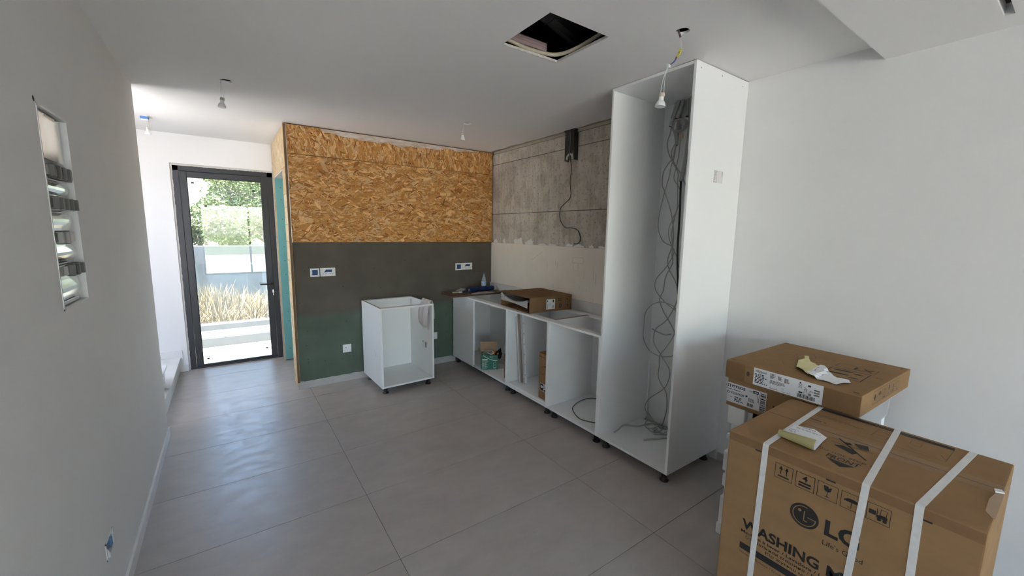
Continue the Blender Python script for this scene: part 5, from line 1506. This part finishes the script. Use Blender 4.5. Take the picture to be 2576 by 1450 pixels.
# peeled label on the top carton
tp = wz + wh
t = thing('peeled_label', 'crumpled delivery label with yellow backing on the top carton', 'paper label', (2.27, .68, tp))
def sheet(poly, zfun, m, name, parent, sub=3, thick=.0008):
    bm = NB(); vs = [bm.verts.new((x, y, 0)) for x, y in poly]; f = bm.faces.new(vs)
    bmesh.ops.triangulate(bm, faces=[f])
    for _ in range(sub): bmesh.ops.subdivide_edges(bm, edges=bm.edges[:], cuts=1, use_grid_fill=True)
    for v in bm.verts: v.co.z = zfun(v.co.x, v.co.y)
    bmesh.ops.solidify(bm, geom=bm.faces[:], thickness=thick)
    return build(name, bm, m, parent)
zy = lambda x, y: tp + .003 + .020 * abs(mnoise.noise(Vector((x * 22, y * 22, 1)))) + .004
sheet([(2.170, .690), (2.250, .768), (2.40, .808), (2.43, .790), (2.472, .812), (2.470, .790), (2.425, .770), (2.371, .715), (2.241, .700)], zy, paper_y, 'yellow_backing', t)
zw = lambda x, y: tp + .0025 + .012 * abs(mnoise.noise(Vector((x * 14, y * 14, 5)))) + (.010 if y > .66 else 0)
o = sheet([(2.377, .709), (2.372, .690), (2.249, .604), (2.265, .563), (2.219, .544), (2.148, .574), (2.158, .674), (2.204, .705)], zw, paper_w, 'label_sheet', t)
bm = NB()
for k in range(13):
    c_ = Vector((2.335, .700)).lerp(Vector((2.215, .690)), .1 + k / 15)
    w_ = .0022 + .0014 * (k * 7 % 3)
    a = c_; b_ = c_ + Vector((.004, -.040))
    zz_ = [zw(p.x, p.y) + .0012 for p in (a, b_)]
    bm.faces.new([bm.verts.new(q) for q in ((a.x - w_, a.y, zz_[0]), (a.x + w_, a.y, zz_[0]), (b_.x + w_, b_.y, zz_[1]), (b_.x - w_, b_.y, zz_[1]))])
build('barcode', bm, ink_g, t)

# ------------------------------------------------------------------ washing machine carton
wm = thing('washing_machine_carton', 'large brown strapped washing machine carton in the foreground', 'carton', (1.827, .393, 0))
X0, X1, Y0, Y1, ZH = 1.546, 2.109, .064, .722, .90
bm = box(NB(), X0, X1, Y0, Y1, 0, ZH, bev=.006, seg=3)
build('carton_body', bm, card, wm)
# paper tape that wraps the top edges and a centre seam
build('edge_tape', bxo(X0 - .0006, X0 + .002, Y0 + .004, Y1 - .004, ZH - .035, ZH - .005), card_d, wm)
bm = NB(); box(bm, 1.8505, 1.8535, Y0 + .004, Y1 - .01, ZH - .001, ZH + .0004); build('lid_seam', bm, mat('lid_gap', (.10, .06, .04), .9), wm)
bm = NB(); box(bm, 1.815, 1.89, Y0 - .001, Y1 - .15, ZH + .0003, ZH + .0007); box(bm, 1.815, 1.89, Y0 - .0010, Y0 - .0004, ZH - .10, ZH + .0003); build('clear_tape', bm, tape_m, wm)
bm = NB(); prism(bm, [(1.64, Y0 + .006, ZH + .0006), (1.67, Y0 + .020, ZH + .0006), (1.76, Y0 + .022, ZH + .0006), (1.84, Y0 + .012, ZH + .0006), (1.84, Y0 - .001, ZH + .0006), (1.64, Y0 - .001, ZH + .0006)], (0, 0, .0008)); build('torn_patch', bm, card_in, wm)
bm = NB(); prism(bm, [(1.818, Y0 + .016, ZH + .0016), (1.838, Y0 + .020, ZH + .0016), (1.846, Y0 + .006, ZH + .0016), (1.83, Y0 - .001, ZH + .0016)], (0, 0, .004)); build('torn_film', bm, white_pl, wm)
# straps
def strap(y_bot, y_top_f, y_top_b, w=.019):
    bm = NB(); e = .0014
    P = [(X0, y_bot, .002, -1, 0), (X0, y_top_f, ZH - .007, -1, 0), (X0 + .002, y_top_f, ZH - .002, -.7, .7), (X0 + .007, y_top_f, ZH, 0, 1), (X1 - .007, y_top_b, ZH, 0, 1), (X1 - .002, y_top_b, ZH - .002, .7, .7), (X1, y_top_b, ZH - .007, 1, 0), (X1, y_top_b, .002, 1, 0)]
    rows = []
    for x, y, z, nx, nz_ in P:
        rows.append([bm.verts.new((x + nx * k, y + s_ * w / 2, z + nz_ * k)) for k, s_ in ((-.0005, -1), (e, -1), (e, 1), (-.0005, 1))])
    for a, b_ in zip(rows, rows[1:]):
        for k in range(4): bm.faces.new((a[k], a[(k + 1) % 4], b_[(k + 1) % 4], b_[k]))
    bm.faces.new(rows[0]); bm.faces.new(rows[-1][::-1])
    return build('packing_strap', bm, strap_m, wm)
strap(.602, .592, .604); strap(.345, .310, .353); strap(.178, .192, .155)
# front print
F = Face((X0, Y1, 0), (0, -1, 0), (0, 0, 1), wm, .0007)
def u(y): return Y1 - y
bm = NB()
for a, b_ in ((.625, .604), (.408, .382), (.183, .163)): F.rect(bm, u(a), .862, u(b_), .867)
F.done('printed_mark', bm, ink)
ic = [.555, .491, .428, .365, .301]
for k, yy in enumerate(ic):
    bm = NB(); a = u(yy); F.frame(bm, a, .796, a + .0555, .851, .0016); m_ = a + .0277
    if k == 0:
        F.rect(bm, m_ - .017, .804, m_ + .017, .809)
        for s in (-.009, .009): F.rect(bm, m_ + s - .0014, .814, m_ + s + .0014, .838); F.poly(bm, [(m_ + s - .006, .832), (m_ + s, .845), (m_ + s + .006, .832)])
    if k == 1: F.rect(bm, m_ - .018, .804, m_ + .018, .810); F.rect(bm, m_ - .018, .814, m_ + .018, .820); F.text(bm, '4', m_ - .008, .825, .019, .015, bold=.03)
    if k == 2:
        F.poly(bm, [(m_ - .011, .842), (m_ - .009, .828), (m_ - .004, .823), (m_ + .004, .823), (m_ + .009, .828), (m_ + .011, .842), (m_ + .003, .836), (m_ + .001, .842)]); F.rect(bm, m_ - .001, .807, m_ + .001, .824); F.poly(bm, [(m_ - .010, .805), (m_ + .010, .805), (m_, .808)])
    if k == 3:
        F.disc(bm, m_, .822, .020, 16, ry=.012, a0=0, a1=math.pi); F.rect(bm, m_ - .001, .806, m_ + .001, .824); F.arc(bm, m_ - .004, .806, .004, .0014, math.pi, 2 * math.pi, 8)
        for q in (-.012, -.004, .004, .012): F.disc(bm, m_ + q, .841 + .001 * (q > 0), .0012, 6)
    if k == 4:
        F.rect(bm, m_ - .022, .817, m_ - .006, .831); F.rect(bm, m_ - .004, .812, m_ - .002, .842); F.poly(bm, [(m_ - .002, .812), (m_ + .021, .812), (m_ + .021, .822), (m_ + .008, .823), (m_ - .002, .820)])
        F.frame(bm, m_ + .004, .822, m_ + .019, .842, .0014)
        for q in (.003, .016): F.disc(bm, m_ + q, .808, .005, 14)
    F.done('handling_symbol', bm, ink)
# round face logo
cu_, cv = u(.454), .704
bm = NB(); F.disc(bm, cu_, cv, .042, 48); lg = F.done('round_logo', bm, ink)
logo_fg = mat('logo_line', (.295, .178, .088), .9)
bm = NB(); F.e = .0012
F.arc(bm, cu_, cv, .033, .0028, math.radians(78), math.radians(360), 60); F.rect(bm, cu_ + .010, cv - .0014, cu_ + .0344, cv + .0014)
F.rect(bm, cu_ - .0015, cv - .016, cu_ + .0015, cv + .018); F.rect(bm, cu_ - .0015, cv - .018, cu_ + .010, cv - .015); F.disc(bm, cu_ - .014, cv + .0145, .0052, 16)
F.done('logo_lines', bm, logo_fg)
F.e = .0007
bm = NB(); F.text(bm, 'LG', u(.395), .6775, .0525, .090, bold=.035); F.done('printed_brand', bm, ink)
bm = NB(); F.text(bm, "Life's Good", u(.396), .6395, .017, .104, bold=.0); F.done('printed_text', bm, ink)
bm = NB(); F.text(bm, 'WASHING', u(.644), .5405, .0375, .247, bold=.030); F.done('printed_text', bm, ink); bm = NB(); F.text(bm, 'MACHINE', u(.376), .5405, .0375, .277, bold=.030); F.done('printed_text', bm, ink)
bm = NB(); F.text(bm, 'Machine \u00e0 laver / Lavadora / Lavatrice / Waschmaschine', u(.645), .5205, .0118, .485, bold=.012)
F.done('printed_text', bm, ink); bm = NB(); F.text(bm, '\u0421\u0442\u0438\u0440\u0430\u043b\u044c\u043d\u0430\u044f \u043c\u0430\u0448\u0438\u043d\u0430 / Pralka / \u041f\u0440\u0430\u043b\u044c\u043d\u0430 \u043c\u0430\u0448\u0438\u043d\u0430', u(.627), .503, .0118, .440, bold=0)
F.done('printed_text', bm, ink); bm = NB(); F.text(bm, '\u041a\u0456\u0440 \u0436\u0443\u0493\u044b\u0448 \u043c\u0430\u0448\u0438\u043d\u0430 /', u(.555), .4855, .0118, .190, bold=0); F.done('printed_text', bm, ink)
bm = NB(); F.rect(bm, u(.645), .452, u(.10), .4775); F.done('printed_band', bm, ink)
bm = NB(); F.text(bm, 'Devant / Delante / Fronte / Vorderseite', u(.643), .4355, .008, .235); F.done('printed_text', bm, ink)
# top print
F = Face((X0, Y1, ZH), (0, -1, 0), (1, 0, 0), wm, .0009)
def W(x, y): return (Y1 - y, x - X0)
bm = NB(); F.text(bm, 'FRONT', *W(1.635, .442), .030, .090, bold=.015); F.done('printed_text', bm, ink); bm = NB(); F.poly(bm, [W(1.628, .436), W(1.628, .360), W(1.592, .390)]); F.done('printed_arrow', bm, ink)
bm = NB(); F.text(bm, 'Do not step on', *W(1.676, .482), .022, .175, bold=.0); F.done('printed_text', bm, ink_soft)
bm = NB(); F.line(bm, W(1.824, .458), W(1.712, .352), .006); F.line(bm, W(1.775, .470), W(1.792, .352), .002); F.line(bm, W(1.768, .44), W(1.76, .40), .003)
F.poly(bm, [W(1.800, .440), W(1.815, .424), W(1.800, .412), W(1.792, .425)]); F.poly(bm, [W(1.822, .415), W(1.838, .378), W(1.800, .366), W(1.794, .392)]); F.poly(bm, [W(1.752, .452), W(1.770, .432), W(1.763, .405), W(1.745, .385), W(1.722, .392), W(1.735, .418), W(1.742, .436)])
F.done('printed_symbol', bm, ink)
bm = NB(); F.poly(bm, [W(2.064, .598), W(2.088, .598), W(2.088, .197), W(2.064, .197)]); F.done('printed_band', bm, ink)
bm = NB(); F.e = .0013; F.text(bm, 'CAUTION', *W(2.070, .434), .011, .07, bold=.02); F.done('printed_text', bm, card)
bm = NB(); F.e = .0009
for a, b_ in (((2.066, .197), (1.934, .199)), ((1.934, .199), (1.90, .60)), ((1.985, .22), (1.945, .20)), ((1.958, .40), (2.04, .395)), ((2.04, .395), (2.012, .355)), ((2.012, .355), (1.952, .357)), ((1.952, .357), (1.958, .40)), ((1.985, .398), (1.98, .356)), ((2.0, .30), (2.03, .30)), ((2.03, .30), (2.02, .27)), ((2.02, .27), (1.99, .272)), ((1.99, .272), (2.0, .30)), ((1.96, .30), (1.945, .22))):
    F.line(bm, W(*a), W(*b_), .0014)
q0, q1 = W(1.98, .585), W(2.01, .43); F.scribble(bm, q0[0], q0[1], q1[0], q1[1], 3, rnd, .3)
q0, q1 = W(1.92, .59), W(1.935, .52); F.scribble(bm, q0[0], q0[1], q1[0], q1[1], 1, rnd, .5)
F.done('printed_drawing', bm, ink_soft)
# delivery note
t = thing('delivery_note', 'white delivery note with curled yellow edge on the carton', 'paper note', (1.70, .53, ZH + .001))
cr = lambda x, y: ZH + .0035 + .030 * max(0, (1.690 - (x - (.0) )) / .07 - (.0)) ** 1.6 * (1 if x < 1.69 else 0)
o = sheet([(1.785, .590), (1.812, .532), (1.768, .480), (1.640, .474), (1.640, .540), (1.650, .590)], lambda x, y: ZH + .004 + .006 * math.sin((x - 1.64) * 16) , paper_w, 'note_sheet', t)
bm = NB(); n = 10; R_ = .016; gr = []
for j in range(13):
    v = j / 12
    a = Vector((1.652, .592)).lerp(Vector((1.640, .472)), v)
    row = []
    for i in range(n + 1):
        th = -math.pi / 2 - (math.pi * 1.15) * i / n
        rr_ = R_ * (.75 + .45 * v)
        row.append(bm.verts.new((a.x - .004 + rr_ * math.cos(th), a.y, ZH + .0042 + rr_ + rr_ * math.sin(th))))
    gr.append(row)
for j in range(12):
    for i in range(n): bm.faces.new((gr[j][i], gr[j + 1][i], gr[j + 1][i + 1], gr[j][i + 1]))
bmesh.ops.solidify(bm, geom=bm.faces[:], thickness=.0006)
build('curled_edge', bm, paper_y, t, smooth=True)
F = Face((X0, Y1, ZH), (0, -1, 0), (1, 0, 0), t, .0125)
bm = NB(); F.text(bm, 'DIAPO', *W(1.776, .560), .012, .040, bold=.02); F.scribble(bm, *W(1.752, .575), W(1.752, .49)[0], W(1.766, .49)[1], 2, rnd, .4); F.scribble(bm, *W(1.70, .585), W(1.70, .55)[0], W(1.735, .55)[1], 4, rnd, .3)
F.done('note_print', bm, ink_g)
bm = NB(); F.barcode(bm, *W(1.668, .582), W(1.668, .55)[0], W(1.680, .55)[1], rnd, True, 16); F.done('note_print', bm, ink_g)
